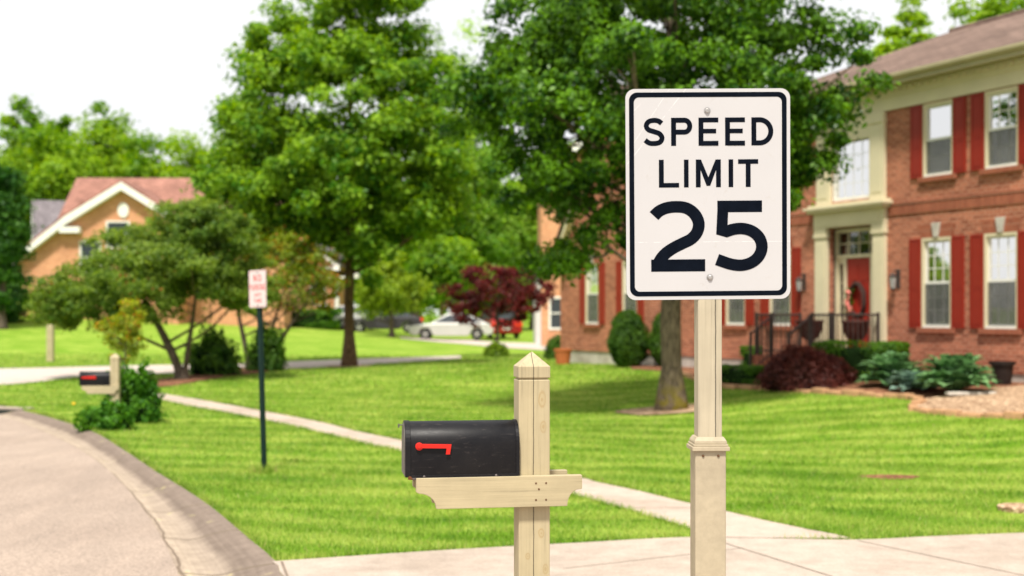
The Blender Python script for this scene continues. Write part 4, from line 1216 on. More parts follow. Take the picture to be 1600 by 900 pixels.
def make_window(w, h, style):
    """origin at the middle of the opening's bottom, on the wall face"""
    fr = MB().use(M['cream_trim'])
    c = 0.058
    for (a, b, z0, z1) in ((-w / 2 + .002, -w / 2 + c, .002, h - .002), (w / 2 - c, w / 2 - .002, .002, h - .002), (-w / 2 + c, w / 2 - c, h - c, h - .002)): fr.box(a, b, -0.018, 0.10, z0, z1)
    fr.use(M['white_trim']); fr.box(-w / 2 + c, w / 2 - c, -0.03, 0.10, .002, 0.05)
    iw = w / 2 - c
    hm = h * 0.5
    for z0, z1, yy in ((hm - 0.03, hm + 0.03, 0.035), (0.05, 0.095, 0.05), (h - c - 0.045, h - c, 0.035)): fr.box(-iw, iw, yy, yy + 0.03, z0, z1)
    for s_ in (-1, 1): fr.box(s_ * iw, s_ * (iw - 0.035), 0.037, 0.070, 0.095, h - c - 0.045)
    mun = []
    nv = 3 if h > 1.7 else 2
    if style != 'blind':
        for k in (1, 2): x = -iw + 2 * iw * k / 3; mun.append((x - 0.009, x + 0.009, 0.06, h - c - .03))
    for k, (a, b, z0, z1) in enumerate(mun): fr.box(a, b, 0.048, 0.066, z0, z1)
    for half0, half1 in ((0.095, hm - 0.03), (hm + 0.03, h - c - 0.045)):
        if style == 'blind' and half0 > 0.2: continue
        for k in range(1, nv):
            z = half0 + (half1 - half0) * k / nv
            xs = [-iw] + ([-iw + 2 * iw / 3 - .009, -iw + 2 * iw / 3 + .009, iw - 2 * iw / 3 - .009, iw - 2 * iw / 3 + .009] if style != 'blind' else []) + [iw]
            for a, b in zip(xs[::2], xs[1::2]): fr.box(a + .0005, b - .0005, 0.049, 0.065, z - 0.009, z + 0.009)
    o = fr.build('window', None, house)
    m = MB(); m.add([(-iw, .057, .06), (iw, .057, .06), (iw, .057, h - c - .01), (-iw, .057, h - c - .01)], [(0, 1, 2, 3)]); m.build('pane', M['glass'], o)
    m = MB(); m.box(-iw + .005, iw - .005, 0.028, 0.030, 0.06, hm - 0.02); m.build('screen', M['screen'], o)
    m = MB(); nf = 40; folds = 0.022 if style == 'curtain' else 0.004
    def sheet(x0, x1, z0, z1, y, f):
        v = []
        for i in range(nf + 1):
            x = x0 + (x1 - x0) * i / nf; yy = y + f * math.sin(i * 1.45) + f * 0.5 * math.sin(i * 0.6)
            v += [(x, yy, z0), (x, yy, z1)]
        m.add(v, [(2 * i, 2 * i + 2, 2 * i + 3, 2 * i + 1) for i in range(nf)])
    if style == 'curtain':
        m.use(M['curtain'])
        sheet(-w / 2, -w * 0.05, 0, h, 0.10, folds); sheet(w * 0.07, w / 2, 0, h, 0.10, folds)
    elif style == 'blind':
        m.use(M['blind']); sheet(-w / 2, w / 2, hm - 0.02, h, 0.072, folds * .5)
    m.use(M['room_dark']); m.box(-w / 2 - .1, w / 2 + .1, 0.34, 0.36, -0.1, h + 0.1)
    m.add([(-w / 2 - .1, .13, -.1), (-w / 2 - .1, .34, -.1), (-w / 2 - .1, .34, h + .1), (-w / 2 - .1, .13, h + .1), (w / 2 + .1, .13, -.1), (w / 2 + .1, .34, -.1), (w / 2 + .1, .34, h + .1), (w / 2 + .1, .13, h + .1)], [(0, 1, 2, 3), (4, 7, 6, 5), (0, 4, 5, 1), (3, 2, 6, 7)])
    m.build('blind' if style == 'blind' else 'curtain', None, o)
    m = MB(); m.box(-w / 2 - 0.10, w / 2 + 0.10, -0.07, -0.002, -0.105, -0.004); m.build('sill', M['brick_arch'], o, bevel=0.006)
    return o


def make_shutter(h, w=0.33):
    m = MB(); m.box(-w / 2, w / 2, -0.030, -0.003, 0, h)
    z1 = h * 0.42
    for a, b in ((0.07, z1 - 0.03), (z1 + 0.03, h - 0.07)):
        m.box(-w / 2 + 0.055, w / 2 - 0.055, -0.042, -0.0285, a, b)
    for s_ in (-1, 1): m.box(s_ * w / 2, s_ * (w / 2 - 0.045), -0.045, -0.0285, 0, h)
    for a, b in ((0, 0.05), (z1 - 0.022, z1 + 0.022), (h - 0.05, h)): m.box(-w / 2 + 0.045, w / 2 - 0.045, -0.044, -0.0285, a, b)
    return m.build('shutter', M['shutter_red'], house, bevel=0.004)


wl = make_window(WW, LZ[1] - LZ[0], 'curtain'); wu = make_window(WW, UZ[1] - UZ[0], 'curtain'); wb = make_window(WW, UZ[1] - UZ[0], 'blind')
sl = make_shutter(LZ[1] - LZ[0]); su = make_shutter(UZ[1] - UZ[0])
used = set()


def put(proto, u, z, yoff=0.0):
    o = proto if proto.name not in used else copy_tree(proto, house)
    used.add(proto.name); o.location = (u, yoff, z); return o


for u in low_u + [-14.26, -12.05]:
    z = LZ[0] - (0.03 if u < -10 else 0); yo = -0.004 if u < -10 else 0
    put(wl, u, z, yo)
    for s_ in (-1, 1): put(sl, u + s_ * (WW / 2 + 0.17), z, yo)
for u in up_u:
    put(wb if abs(u - 0.02) < 0.1 else wu, u, UZ[0])
    for s_ in (-1, 1): put(su, u + s_ * (WW / 2 + 0.17), UZ[0])
wb['label'] = 'upper window with a white blind half drawn'

# frieze, cornice, gutter, roof
mb = MB(); mb.box(-9.30, 9.0, -0.05, -0.002, 6.22, 6.56); mb.box(-9.36, 9.06, -0.085, -0.002, 6.50, 6.57)
for k in range(92):
    u = -9.25 + 0.2 * k; mb.box(u, u + 0.1, -0.15, -0.05, 6.575, 6.655)
mb.box(-9.36, 9.06, -0.11, -0.002, 6.572, 6.70)
mb.build('frieze', M['cream_trim'], house)
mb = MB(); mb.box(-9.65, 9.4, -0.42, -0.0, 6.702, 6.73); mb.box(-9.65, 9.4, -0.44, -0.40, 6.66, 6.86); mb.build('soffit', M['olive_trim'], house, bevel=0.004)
RD, EO = 4.7, 0.40
ZE, ZR = 6.80, 8.95
e0, e1, b1_ = -9.7, 9.45, 2 * RD + EO
mb = MB()
v = [(e0, -EO, ZE), (e1, -EO, ZE), (e1, b1_, ZE), (e0, b1_, ZE), (-4.4, RD, ZR), (4.6, RD, ZR)]
mb.add(v, [(0, 1, 5, 4), (1, 2, 5), (2, 3, 4, 5), (3, 0, 4)])
v2 = [(a, b, c - 0.07) for a, b, c in v[:4]]
mb.add(v[:4] + v2, [(0, 4, 5, 1), (1, 5, 6, 2), (2, 6, 7, 3), (3, 7, 4, 0), (4, 7, 6, 5)])
rf = mb.build('roof', M['roof_brown'], house)
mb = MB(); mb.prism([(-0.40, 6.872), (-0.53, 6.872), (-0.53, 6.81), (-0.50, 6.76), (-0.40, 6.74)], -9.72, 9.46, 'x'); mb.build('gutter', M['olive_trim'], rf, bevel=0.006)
mb = MB(); mb.tube([(-4.4, RD, ZR + .01), (4.6, RD, ZR + .01)], 0.07, 8); mb.build('ridge_cap', M['roof_brown'], rf)
# front gable on the left: rakes, returns, roof
sl_ = (GA - GZ) / (GC + 16.33)
mb = MB()
for sg in (-1, 1):
    ue = GC + sg * (GC + 16.33)
    mb.prism([(ue + sg * 0.28, GZ - 0.28 * sl_ + 0.02), (GC, GA + 0.02), (GC, GA + 0.26), (ue + sg * 0.33, GZ - 0.28 * sl_ + 0.18)], -0.22, 0.02)
    mb.box(ue + sg * 0.30, ue - sg * 0.42, -0.2, -0.006, GZ - 0.36, GZ - 0.12)
mb.build('rake_trim', M['cream_trim'], house, bevel=0.006)
mb = MB()
for sg in (-1, 1):
    ue = GC + sg * (GC + 16.33)
    A = [(ue + sg * 0.42, GZ - 0.42 * sl_ + 0.36), (GC, GA + 0.36), (GC, GA + 0.46), (ue + sg * 0.45, GZ - 0.42 * sl_ + 0.44)]
    mb.prism(A, -0.28, 5.5)
mb.build('roof', M['roof_brown'], house)
# entrance surround (two storeys)
mb = MB()
EC = (EN0 + EN1) / 2
for a, b in ((-3.74, -3.345), (-1.825, -1.46)):
    mb.box(a, b, -0.10, -0.002, 0.96, 3.62); mb.box(a - 0.03, b + 0.03, -0.13, -0.002, 0.96, 1.16); mb.box(a - 0.03, b + 0.03, -0.13, -0.002, 3.62, 3.68); mb.box(a - 0.015, b + 0.015, -0.115, -0.002, 3.68, 3.83)
    mb.box(a + 0.06, b - 0.06, -0.112, -0.1, 1.3, 3.5)
mb.box(-3.76, -1.44, -0.115, -0.002, 3.832, 4.17); mb.box(-3.60, -1.60, -0.127, -0.115, 3.88, 4.12)
mb.box(-3.86, -1.34, -0.24, -0.002, 4.172, 4.24); mb.box(-3.92, -1.28, -0.30, -0.002, 4.242, 4.30); mb.box(-3.86, -1.34, -0.2, -0.002, 4.302, 4.36)
for a, b in ((-3.70, -3.24), (-1.93, -1.48)):
    mb.box(a, b, -0.09, -0.002, 4.362, 6.0); mb.box(a - .02, b + .02, -0.12, -0.002, 5.99, 6.06); mb.box(a, b, -.1, -.002, 6.06, 6.21)
    mb.box(a + .08, b - .08, -0.1, -0.09, 4.5, 5.9)
mb.box(-3.24, -1.93, -0.07, -0.002, 5.80, 6.21); mb.box(-3.24, -1.93, -0.085, -0.07, 5.72, 5.80)
mb.build('door_surround', M['cream_trim'], house, bevel=0.005)
# upper entrance window
fr = MB().use(M['white_trim']); w, h = 1.27, 1.38
for a, b, z0, z1 in ((-w / 2, -w / 2 + .07, 0, h), (w / 2 - .07, w / 2, 0, h), (-w / 2 + .07, w / 2 - .07, 0, .07), (-w / 2 + .07, w / 2 - .07, h - .07, h)): fr.box(a, b, 0.0, 0.08, z0, z1)
for k in range(1, 4): x = -w / 2 + .07 + (w - .14) * k / 4; fr.box(x - .005, x + .005, .045, .06, .07, h - .07)
for k in range(1, 4):
    z = .07 + (h - .14) * k / 4
    for q in range(4): fr.box(-w / 2 + .07 + (w - .14) * q / 4 + .0085, -w / 2 + .07 + (w - .14) * (q + 1) / 4 - .0085, .046, .059, z - .005, z + .005)
ow = fr.build('window', None, house, (-2.585, 0, 4.42))
m = MB(); m.add([(-w / 2 + .07, .0525, .07), (w / 2 - .07, .0525, .07), (w / 2 - .07, .0525, h - .07), (-w / 2 + .07, .0525, h - .07)], [(0, 1, 2, 3)]); m.build('pane', M['glass'], ow)
m = MB(); v = []
for i in range(61): x = -w / 2 + w * i / 60; v += [(x, 0.10 + .014 * math.sin(i * 1.3), 0), (x, 0.10 + .014 * math.sin(i * 1.3), h)]
m.add(v, [(2 * i, 2 * i + 2, 2 * i + 3, 2 * i + 1) for i in range(60)]); m.build('curtain', M['blind'], ow)
# door set, recessed
RY = 0.22
mb = MB()
mb.box(EN0, EN1, RY - .06, RY + .04, 3.14, 3.22)
for a, b in ((EN0, EN0 + .07), (EN1 - .07, EN1)): mb.box(a, b, RY - 0.06, RY + .04, .96, 3.80)
mb.box(EN0 + .07, EN1 - .07, RY - .06, RY + .04, 3.72, 3.80)
DW = 0.80; d0, d1 = EC - DW / 2, EC + DW / 2
for a, b in ((d0 - .07, d0), (d1, d1 + .07)): mb.box(a, b, RY - .058, RY + .04, .96, 3.14)
for a, b in ((EN0 + .07, d0 - .07), (d1 + .07, EN1 - .07)):
    mb.box(a, b, RY - .03, RY + .04, .96, 1.75); mb.box(a + .04, b - .04, RY - .045, RY - .03, 1.05, 1.66)
    mb.box(a, b, RY - .03, RY + .04, 3.02, 3.14)
    mb.box(a, a + .035, RY - .03, RY + .03, 1.75, 3.02); mb.box(b - .035, b, RY - .03, RY + .03, 1.75, 3.02)
    for z in (2.15, 2.6): mb.box(a + .035, b - .035, RY - .01, RY + .01, z - .008, z + .008)
tw0, tw1 = EN0 + .07, EN1 - .07
for k in range(1, 4): x = tw0 + (tw1 - tw0) * k / 4; mb.box(x - .010, x + .010, RY - .02, RY + .01, 3.22, 3.72)
for q in range(4): mb.box(tw0 + (tw1 - tw0) * q / 4 + .0105, tw0 + (tw1 - tw0) * (q + 1) / 4 - .0105, RY - .019, RY + .009, 3.46, 3.48)
fr = mb.build('door_frame', M['cream_trim'], house, bevel=0.003)
m = MB(); m.box(tw0, tw1, RY + .012, RY + .016, 3.22, 3.72)
for a, b in ((EN0 + .105, d0 - .105), (d1 + .105, EN1 - .105)): m.box(a, b, RY + .012, RY + .016, 1.75, 3.02)
m.build('pane', M['glass'], fr)
m = MB(); m.box(EN0, EN1, RY + .35, RY + .37, .9, 3.9); m.box(EN0 - .02, EN0, .12, RY + .35, .9, 3.9); m.box(EN1, EN1 + .02, .12, RY + .35, .9, 3.9); m.build('hallway', M['room_dark'], fr)
m = MB(); m.box(d0, d1, RY - .01, RY + .034, .97, 3.138)
for cx in (d0 + .22, d1 - .22):
    for z0, z1 in ((1.12, 1.62), (1.76, 2.5), (2.64, 2.98)): m.box(cx - .13, cx + .13, RY - .022, RY - .0095, z0, z1)
dr = m.build('door', M['door_red'], house, bevel=0.004)
m = MB(); m.lathe([(.012, 0), (.012, .03), (.028, .04), (.03, .055), (.02, .068), (0, .07)], 14, (0, 0, 0), 'y'); m.v = [(a + d0 + .07, -b + RY - .01, c + 1.95) for a, b, c in m.v]
m.build('handle', M['steel'], dr, smooth=True)
# porch with steps and iron railing
m = MB(); m.box(-4.25, -1.52, -1.45, -0.11, 0.05, 0.955)
for k, z in enumerate((0.75, 0.55, 0.35)): m.box(-3.55, -2.25, -1.45 - 0.32 * (k + 1), -1.45 - 0.32 * k - 0.001, 0.05, z)
po = m.build('porch', M['brick_arch'], house, bevel=0.008)
m = MB()


def rail(p0, p1, npk, top0, top1):
    p0 = Vector(p0); p1 = Vector(p1)
    m.tube([(p0.x, p0.y, p0.z + top0), (p1.x, p1.y, p1.z + top1)], 0.024, 8); m.tube([(p0.x, p0.y, p0.z + 0.1), (p1.x, p1.y, p1.z + 0.1)], 0.014, 6)
    for k in range(npk + 1):
        q = p0.lerp(p1, k / npk); t = top0 + (top1 - top0) * k / npk
        r = 0.026 if k in (0, npk) else 0.0085
        m.box(q.x - r, q.x + r, q.y - r, q.y + r, q.z, q.z + t + (0.05 if r > .02 else 0))


FZ = 0.956
rail((-1.58, -0.15, FZ), (-1.58, -1.38, FZ), 9, .92, .92); rail((-1.63, -1.40, FZ), (-2.22, -1.40, FZ), 5, .92, .92); rail((-2.24, -1.45, FZ - .05), (-2.24, -2.0, FZ - .42), 5, .92, .92)
m.build('railing', M['iron'], po); m = MB()
rail((-3.6, -1.40, FZ), (-4.18, -1.40, FZ), 5, .92, .92); rail((-4.2, -1.38, FZ), (-4.2, -0.15, FZ), 9, .92, .92)
rail((-3.58, -1.45, FZ - .05), (-3.58, -2.0, FZ - .42), 5, .92, .92)
m.build('railing', M['iron'], po)
# wall lanterns
for u in (-4.22, -1.12):
    m = MB(); z = 2.55
    m.box(-.05, .05, -.02, -.001, z - .12, z + .28); m.tube([(0, -.02, z + .2), (0, -.1, z + .27), (0, -.16, z + .24)], .012, 6)
    m.lathe([(.03, .20), (.085, .14), (.085, .125), (.03, .125)], 10, (0, -.16, z)); m.lathe([(.045, -.16), (.055, -.12), (.05, -.115)], 10, (0, -.16, z))
    for q in range(4): a = q * PI / 2 + PI / 4; m.tube([(.052 * math.cos(a), -.16 + .052 * math.sin(a), z - .12), (.078 * math.cos(a), -.16 + .078 * math.sin(a), z + .126)], .006, 5)
    lo = m.build('wall_lantern', M['iron'], house, (u, 0, 0))
    m = MB(); m.lathe([(.044, -.112), (.070, .12)], 10, (0, -.16, z)); m.build('glass', M['lamp_glass'], lo)
# downspout

# things on the porch and door
wp = Vector(hp(EC, RY - 0.07)); 
root = empty('wreath', (wp.x, wp.y, 2.20), HROT, 'oval brown twig wreath with pink flowers hanging on the red door', 'wreath')
m = MB(); rr = random.Random(2)
for k in range(9):
    path = []
    ph = rr.uniform(0, 6)
    for i in range(37):
        a = 2 * PI * i / 36; q = 1 + 0.07 * math.sin(3 * a + ph + k)
        path.append((0.235 * q * math.cos(a), 0.025 * math.sin(5 * a + ph) - 0.01 * (k % 3), 0.36 * q * math.sin(a)))
    m.tube(path, 0.027, 5)
m.build('twig_ring', M['wicker'], root)
m = MB()
for k in range(16):
    a = rr.uniform(2.55, 4.0); c = (0.25 * math.cos(a) + rr.uniform(-.05, .05), -0.055 + rr.uniform(-.02, .02), 0.36 * math.sin(a) + rr.uniform(-.04, .04))
    m.lathe([(0.02, -.03), (.05, -.01), (.055, .015), (.025, .035)], 8, c)
m.build('flowers', M['pink'], root)
rng = np.random.default_rng(4); ps = np.column_stack([-0.22 + rng.normal(size=160) * .06, -.05 + rng.normal(size=160) * .02, rng.uniform(-.3, .28, 160)])
quads_mesh('leaves', leaves(ps, unit(rng.normal(size=(160, 3)) + np.array([0, -1, 0])), .07, rng), M['leaf_box'], root)
for (u, v, lab) in ((-3.25, -0.62, 'dark red footed urn planter on the porch left of the door'), (-1.98, -0.42, 'dark red footed urn planter on the porch in front of the door')):
    q = hp(u, v); m = MB()
    m.lathe([(r_, z_ * 1.4) for r_, z_ in [(.17, 0), (.17, .05), (.09, .08), (.06, .18), (.07, .24), (.2, .3), (.27, .42), (.29, .52), (.31, .54), (.31, .57), (.26, .57), (.24, .5), (0, .48)]], 20)
    tag(m.build('urn_planter', M['urn'], None, (q[0], q[1], .956), smooth=True), lab, 'planter', 'urn planters on the porch')

# ------------------------------------------------------------------ planting by the house
for (px_, py_, lab, sd) in ((982, 574, 'rounded evergreen bush below the left window of the brick house', 3), (1046, 574, 'rounded evergreen bush partly behind the front tree trunk', 5)):
    b = G(px_, py_)
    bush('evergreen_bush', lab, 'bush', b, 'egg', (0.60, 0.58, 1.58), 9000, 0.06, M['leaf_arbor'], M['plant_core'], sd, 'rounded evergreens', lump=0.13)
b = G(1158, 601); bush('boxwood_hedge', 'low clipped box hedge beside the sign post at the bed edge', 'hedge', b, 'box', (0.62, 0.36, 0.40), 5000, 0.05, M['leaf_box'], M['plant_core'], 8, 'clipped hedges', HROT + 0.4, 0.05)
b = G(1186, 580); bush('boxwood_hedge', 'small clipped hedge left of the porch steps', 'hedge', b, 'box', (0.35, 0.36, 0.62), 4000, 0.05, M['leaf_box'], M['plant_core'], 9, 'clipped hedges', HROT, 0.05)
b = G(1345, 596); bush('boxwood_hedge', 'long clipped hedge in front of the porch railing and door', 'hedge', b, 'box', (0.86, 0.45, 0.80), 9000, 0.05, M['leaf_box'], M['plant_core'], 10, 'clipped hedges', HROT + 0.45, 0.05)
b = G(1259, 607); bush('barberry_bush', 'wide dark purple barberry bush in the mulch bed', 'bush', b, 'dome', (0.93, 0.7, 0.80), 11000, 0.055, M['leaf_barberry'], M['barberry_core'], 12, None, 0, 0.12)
b = G(869, 562); bush('small_shrub', 'small dark shrub at the left corner of the brick house', 'bush', b, 'dome', (0.42, 0.4, 0.85), 2500, 0.07, M['leaf_arbor'], M['plant_core'], 14)
b = G(880, 570); m = MB(); m.lathe([(.20, 0), (.26, .42), (.28, .42), (.28, .48), (.24, .48), (.22, .4), (0, .38)], 20)
tag(m.build('flower_pot', M['terracotta'], None, (b[0], b[1] + .2, H(*b)), smooth=False), 'orange terracotta pot by the left corner of the brick house', 'flower pot')
b = G(1566, 603); m = MB(); m.lathe([(.155, 0), (.20, .36), (.235, .36), (.24, .42), (.215, .42), (.195, .34), (0, .32)], 24)
tag(m.build('flower_pot', M['pot_black'], None, (b[0], b[1], H(*b) + .03)), 'empty black pot beside the hostas in front of the brick wall', 'flower pot')


def hosta(px_, py_, r, h, nl, mat, lab, seed):
    rng = random.Random(seed); b = G(px_, py_); qs = []
    for k in range(nl):
        a = rng.uniform(0, 2 * PI); f = (k / nl) ** 0.8; L = r * (0.72 + 0.36 * f) * rng.uniform(0.88, 1.12); e = rad(74 - 60 * f + rng.uniform(-7, 7))
        w = L * rng.uniform(0.19, 0.25); d = Vector((math.cos(a), math.sin(a), 0)); s_ = Vector((-math.sin(a), math.cos(a), 0))
        rowp = []
        for i in range(8):
            t = i / 7; z = h * L * (t * math.sin(e) * 1.25 - t * t * (0.42 * math.sin(e) + 0.16)); c = d * (L * t * (math.cos(e) * 0.8 + 0.2)) + Vector((0, 0, max(z, 0.02 + 0.01 * (k % 4))))
            t2 = max(0, (t - 0.22) / 0.78); ww = w * (math.sin(PI * t2 ** 0.75) if t > 0.22 else 0) + 0.010
            if t == 1: ww = 0.003
            rowp.append((c - s_ * ww + Vector((0, 0, 0.3 * ww)), c, c + s_ * ww + Vector((0, 0, 0.3 * ww))))
        for i in range(7):
            for j in range(2): qs.append([rowp[i][j], rowp[i][j + 1], rowp[i + 1][j + 1], rowp[i + 1][j]])
    m = MB()
    vs = np.array([[tuple(p) for p in q] for q in qs])
    for q in vs: m.add(q, [(0, 1, 2, 3)])
    me_o = m.build('hosta', mat, None, (b[0], b[1], H(*b) + .03), smooth=True)
    bm = bmesh.new(); bm.from_mesh(me_o.data); bmesh.ops.remove_doubles(bm, verts=bm.verts, dist=0.0008); bm.to_mesh(me_o.data); bm.free()
    me_o.data.polygons.foreach_set('use_smooth', [True] * len(me_o.data.polygons))
    return tag(me_o, lab, 'plant', 'hostas in the bed')


hosta(1394, 605, 0.70, 1.75, 100, M['leaf_hosta'], 'green broad leaved hosta beside the clipped hedge', 1)
hosta(1428, 613, 0.55, 1.3, 90, M['leaf_hosta_blue'], 'blue grey hosta between two green hostas', 2)
hosta(1493, 617, 0.76, 1.75, 130, M['leaf_hosta'], 'largest green hosta next to the black pot', 3)

# edging stones along the bed
rng = random.Random(6)
i = 0.0
arcs = np.concatenate([[0], np.cumsum(np.linalg.norm(np.diff(HB_near, axis=0), axis=1))])
x = 2.0; total = arcs[-1]; cnt = 0
while x < total - 3.0 and cnt < 46:
    L = rng.uniform(0.26, 0.46)
    ax = np.interp(x + L / 2, arcs, HB_near[:, 0]); ay = np.interp(x + L / 2, arcs, HB_near[:, 1])
    bx_ = np.interp(x + L, arcs, HB_near[:, 0]) - np.interp(x, arcs, HB_near[:, 0]); by_ = np.interp(x + L, arcs, HB_near[:, 1]) - np.interp(x, arcs, HB_near[:, 1])
    m = MB(); w2 = rng.uniform(.07, .11); hh_ = rng.uniform(.06, .10)
    m.add([(sx * L / 2 * rng.uniform(.88, 1), sy * w2 * rng.uniform(.85, 1.1), z * rng.uniform(.9, 1.1)) for z in (-.04, hh_) for sx, sy in ((-1, -1), (1, -1), (1, 1), (-1, 1))], [(3, 2, 1, 0), (4, 5, 6, 7), (0, 1, 5, 4), (1, 2, 6, 5), (2, 3, 7, 6), (3, 0, 4, 7)])
    tag(m.build('edging_stone', M['edging'], None, (ax, ay, H(ax, ay)), math.atan2(by_, bx_) + rng.uniform(-.08, .08), bevel=0.018), 'flat tan stone in the row edging the mulch bed', 'stone', 'edging stones of the house bed')
    x += L + rng.uniform(0.0, .03); cnt += 1
q = G(1515, 621)
m = MB(); m.box(-.42, .42, -.09, .09, 0, .06)
tag(m.build('flat_stone', M['stone'], None, (q[0], q[1] - .05, H(*q) + .04), 0.05, bevel=.015), 'long pale flat stone in front of the largest hosta', 'stone')

# ------------------------------------------------------------------ trees
tree('shade_tree', 'large dark green tree in front of the brick house, trunk behind the sign post', 'tree', TREE_A, 0.205, 2.6,
     [(-0.2, 0.0, 6.2, 3.5, 3.3, 3.0), (-2.0, -0.3, 5.0, 1.75, 2.0, 1.7), (-2.15, -0.2, 3.35, 1.05, 1.2, 0.95), (0.3, -1.4, 5.6, 2.2, 1.2, 1.6), (-0.8, -1.5, 7.0, 1.8, 1.2, 1.4), (2.45, -0.2, 6.3, 1.6, 1.9, 1.25), (1.8, -0.4, 4.8, 1.3, 1.4, 0.9), (-2.9, -.2, 5.6, 1.2, 1.4, 1.2), (-2.4, 0, 6.6, 1.6, 1.8, 1.4), (0, 0, 8.2, 2.8, 2.6, 1.7), (0.3, 0, 4.4, 2.2, 2.2, 1.0)],
     460, 250, 0.41, 0.118, M['leaf_front'], M['bark'], 21, limbs=46, lump=0.18, shell=(0.45, 1.0))
tree('shade_tree', 'tall bright green rounded tree with a straight trunk behind the no parking sign', 'tree', TREE_B, 0.175, 4.0,
     [(-0.4, 0, 8.0, 3.6, 3.7, 4.2), (-1.7, 0, 6.0, 3.0, 2.8, 2.2), (1.7, 0, 6.6, 2.4, 2.5, 2.5), (-3.2, 0, 7.4, 1.5, 1.6, 1.4), (-2.3, 0, 4.4, 1.9, 1.7, 1.0), (1.0, -0.5, 4.1, 0.8, 0.9, 1.4), (-1.9, -0.4, 4.0, 1.5, 1.3, 0.9), (-3.6, 0, 5.6, 1.5, 1.4, 1.0), (2.4, 0, 5.3, 1.5, 1.6, 1.2), (0.4, 0, 10.8, 2.2, 2.2, 1.8), (-1.3, 0, 10.2, 2.0, 2.0, 1.3)],
     500, 225, 0.60, 0.18, M['leaf_mid'], M['bark_brown'], 22, limbs=40, lump=0.2, shell=(0.45, 1.0))
bc = G(286, 594)
tree('crabapple_tree', 'low wide dull green crabapple with a forked leaning trunk in the mulch bed', 'tree', bc, 0.13, 1.0,
     [(-0.7, 0, 3.1, 2.0, 2.0, 1.15), (0.9, 0, 3.3, 1.6, 1.6, 1.35), (-2.5, -0.2, 2.25, 1.35, 1.3, 0.9), (-3.3, 0, 1.9, .8, .9, .55), (0.2, 0, 4.1, 1.5, 1.5, 0.75), (-1.2, -0.6, 2.1, 1.5, 1.2, .6), (1.6, 0, 2.4, 0.9, 1.0, 0.7)],
     460, 150, 0.36, 0.115, M['leaf_crab'], M['bark_grey'], 23, limbs=26, stems=[((0, 0), (-2.0, 0.2), 0.12), ((0.02, 0), (0.6, 0.1), 0.075)], lump=.2, flat=.55, shell=(.3, 1), aspect=.5)
bd = G(392, 579)
tree('crabapple_tree', 'sparse orange tinged crabapple with spreading stems behind the no parking pole', 'tree', bd, 0.11, 0.9,
     [(0.6, 0, 2.9, 2.2, 1.8, 1.0), (-0.6, 0, 2.8, 1.2, 1.2, 0.9), (2.0, 0, 2.5, 0.9, 1.1, 0.8), (0.8, 0, 3.7, 1.5, 1.3, .6)],
     150, 70, 0.36, 0.125, M['leaf_orange'], M['bark_grey'], 24, limbs=26, stems=[((-0.03, 0), (-0.8, 0.1), 0.085), ((0.42, 0), (2.3, 0.1), 0.07), ((0.3, 0.1), (1.0, .2), 0.065)], lump=.25, flat=.6, shell=(.3, 1), aspect=.5)
by_ = G(196, 645)
tree('young_tree', 'spindly yellow green sapling with orange tips behind the vine covered mailbox post', 'tree', by_, 0.025, 0.8,
     [(0.0, 0, 1.30, 0.40, 0.34, 0.42), (0.05, 0, 1.85, 0.27, 0.25, 0.42), (-.14, 0, 1.6, .36, .3, .25)], 70, 44, 0.15, 0.08, M['leaf_young'], M['bark_grey'], 25, limbs=18, lump=.2, shell=(.2, 1), aspect=.35)
vb = G(207, 661)
bush('vine', 'leafy green climbing vine heaped round the far mailbox post', 'plant', vb, 'dome', (0.46, 0.30, 0.92), 4200, 0.085, M['leaf_vine'], M['plant_core'], 31, None, 0, 0.28)
vb2 = G(166, 672)
bush('ground_vine', 'low green vine spreading onto the curb left of the mailbox', 'plant', vb2, 'dome', (0.40, 0.26, 0.40), 2400, 0.075, M['leaf_vine'], M['plant_core'], 32, None, 0, 0.3)
yf = G(152, 652); m = MB(); m.lathe([(.0, -.02), (.035, 0.0), (.03, .02), (0, .03)], 10); tag(m.build('flower', M['yellow'], None, (yf[0] + .03, yf[1] - 1.35, .34)), 'single yellow flower on the green vine by the curb', 'flower')
for (px_, py_, rx, h_, lab, sd) in ((333, 586, .72, 1.05, 'rounded dark green shrub in the mulch bed right of the forked crabapple', 33), (418, 580, .5, 1.15, 'dark green shrub at the foot of the sparse crabapple', 34)):
    b = G(px_, py_); bush('dark_shrub', lab, 'bush', b, 'dome', (rx, rx * .8, h_), 2600, 0.12, M['leaf_shrub'], M['plant_core'], sd, 'dark shrubs in the mulch bed', 0, .32)
br = G(777, 557)
tree('red_maple', 'small dark red leaved maple between the parked cars and the brick house', 'tree', br, 0.085, 0.9,
     [(0.1, 0, 2.6, 1.7, 1.4, 0.85), (-1.1, 0, 2.5, 0.8, 0.8, 0.6), (1.2, 0, 2.2, 0.9, 0.8, 0.75), (-.5, 0, 3.2, .8, .8, .45), (.5, 0, 1.8, 1.0, .8, .6), (-1.2, -.3, 1.75, .8, .7, .55), (-1.7, 0, 2.4, .6, .6, .5), (1.7, 0, 2.6, .6, .6, .5), (.6, 0, 3.3, .6, .6, .35)], 150, 62, 0.33, 0.13, M['leaf_red'], M['bark_grey'], 26, limbs=24, lump=.28, flat=.6, shell=(.3, 1))
b = G(776, 558); bush('small_shrub', 'low green clump at the foot of the red maple', 'bush', b, 'dome', (.5, .4, .55), 900, .1, M['leaf_lime'], M['plant_core'], 36)
bl = ((612 - HX) / F * 70.0, 70.0)
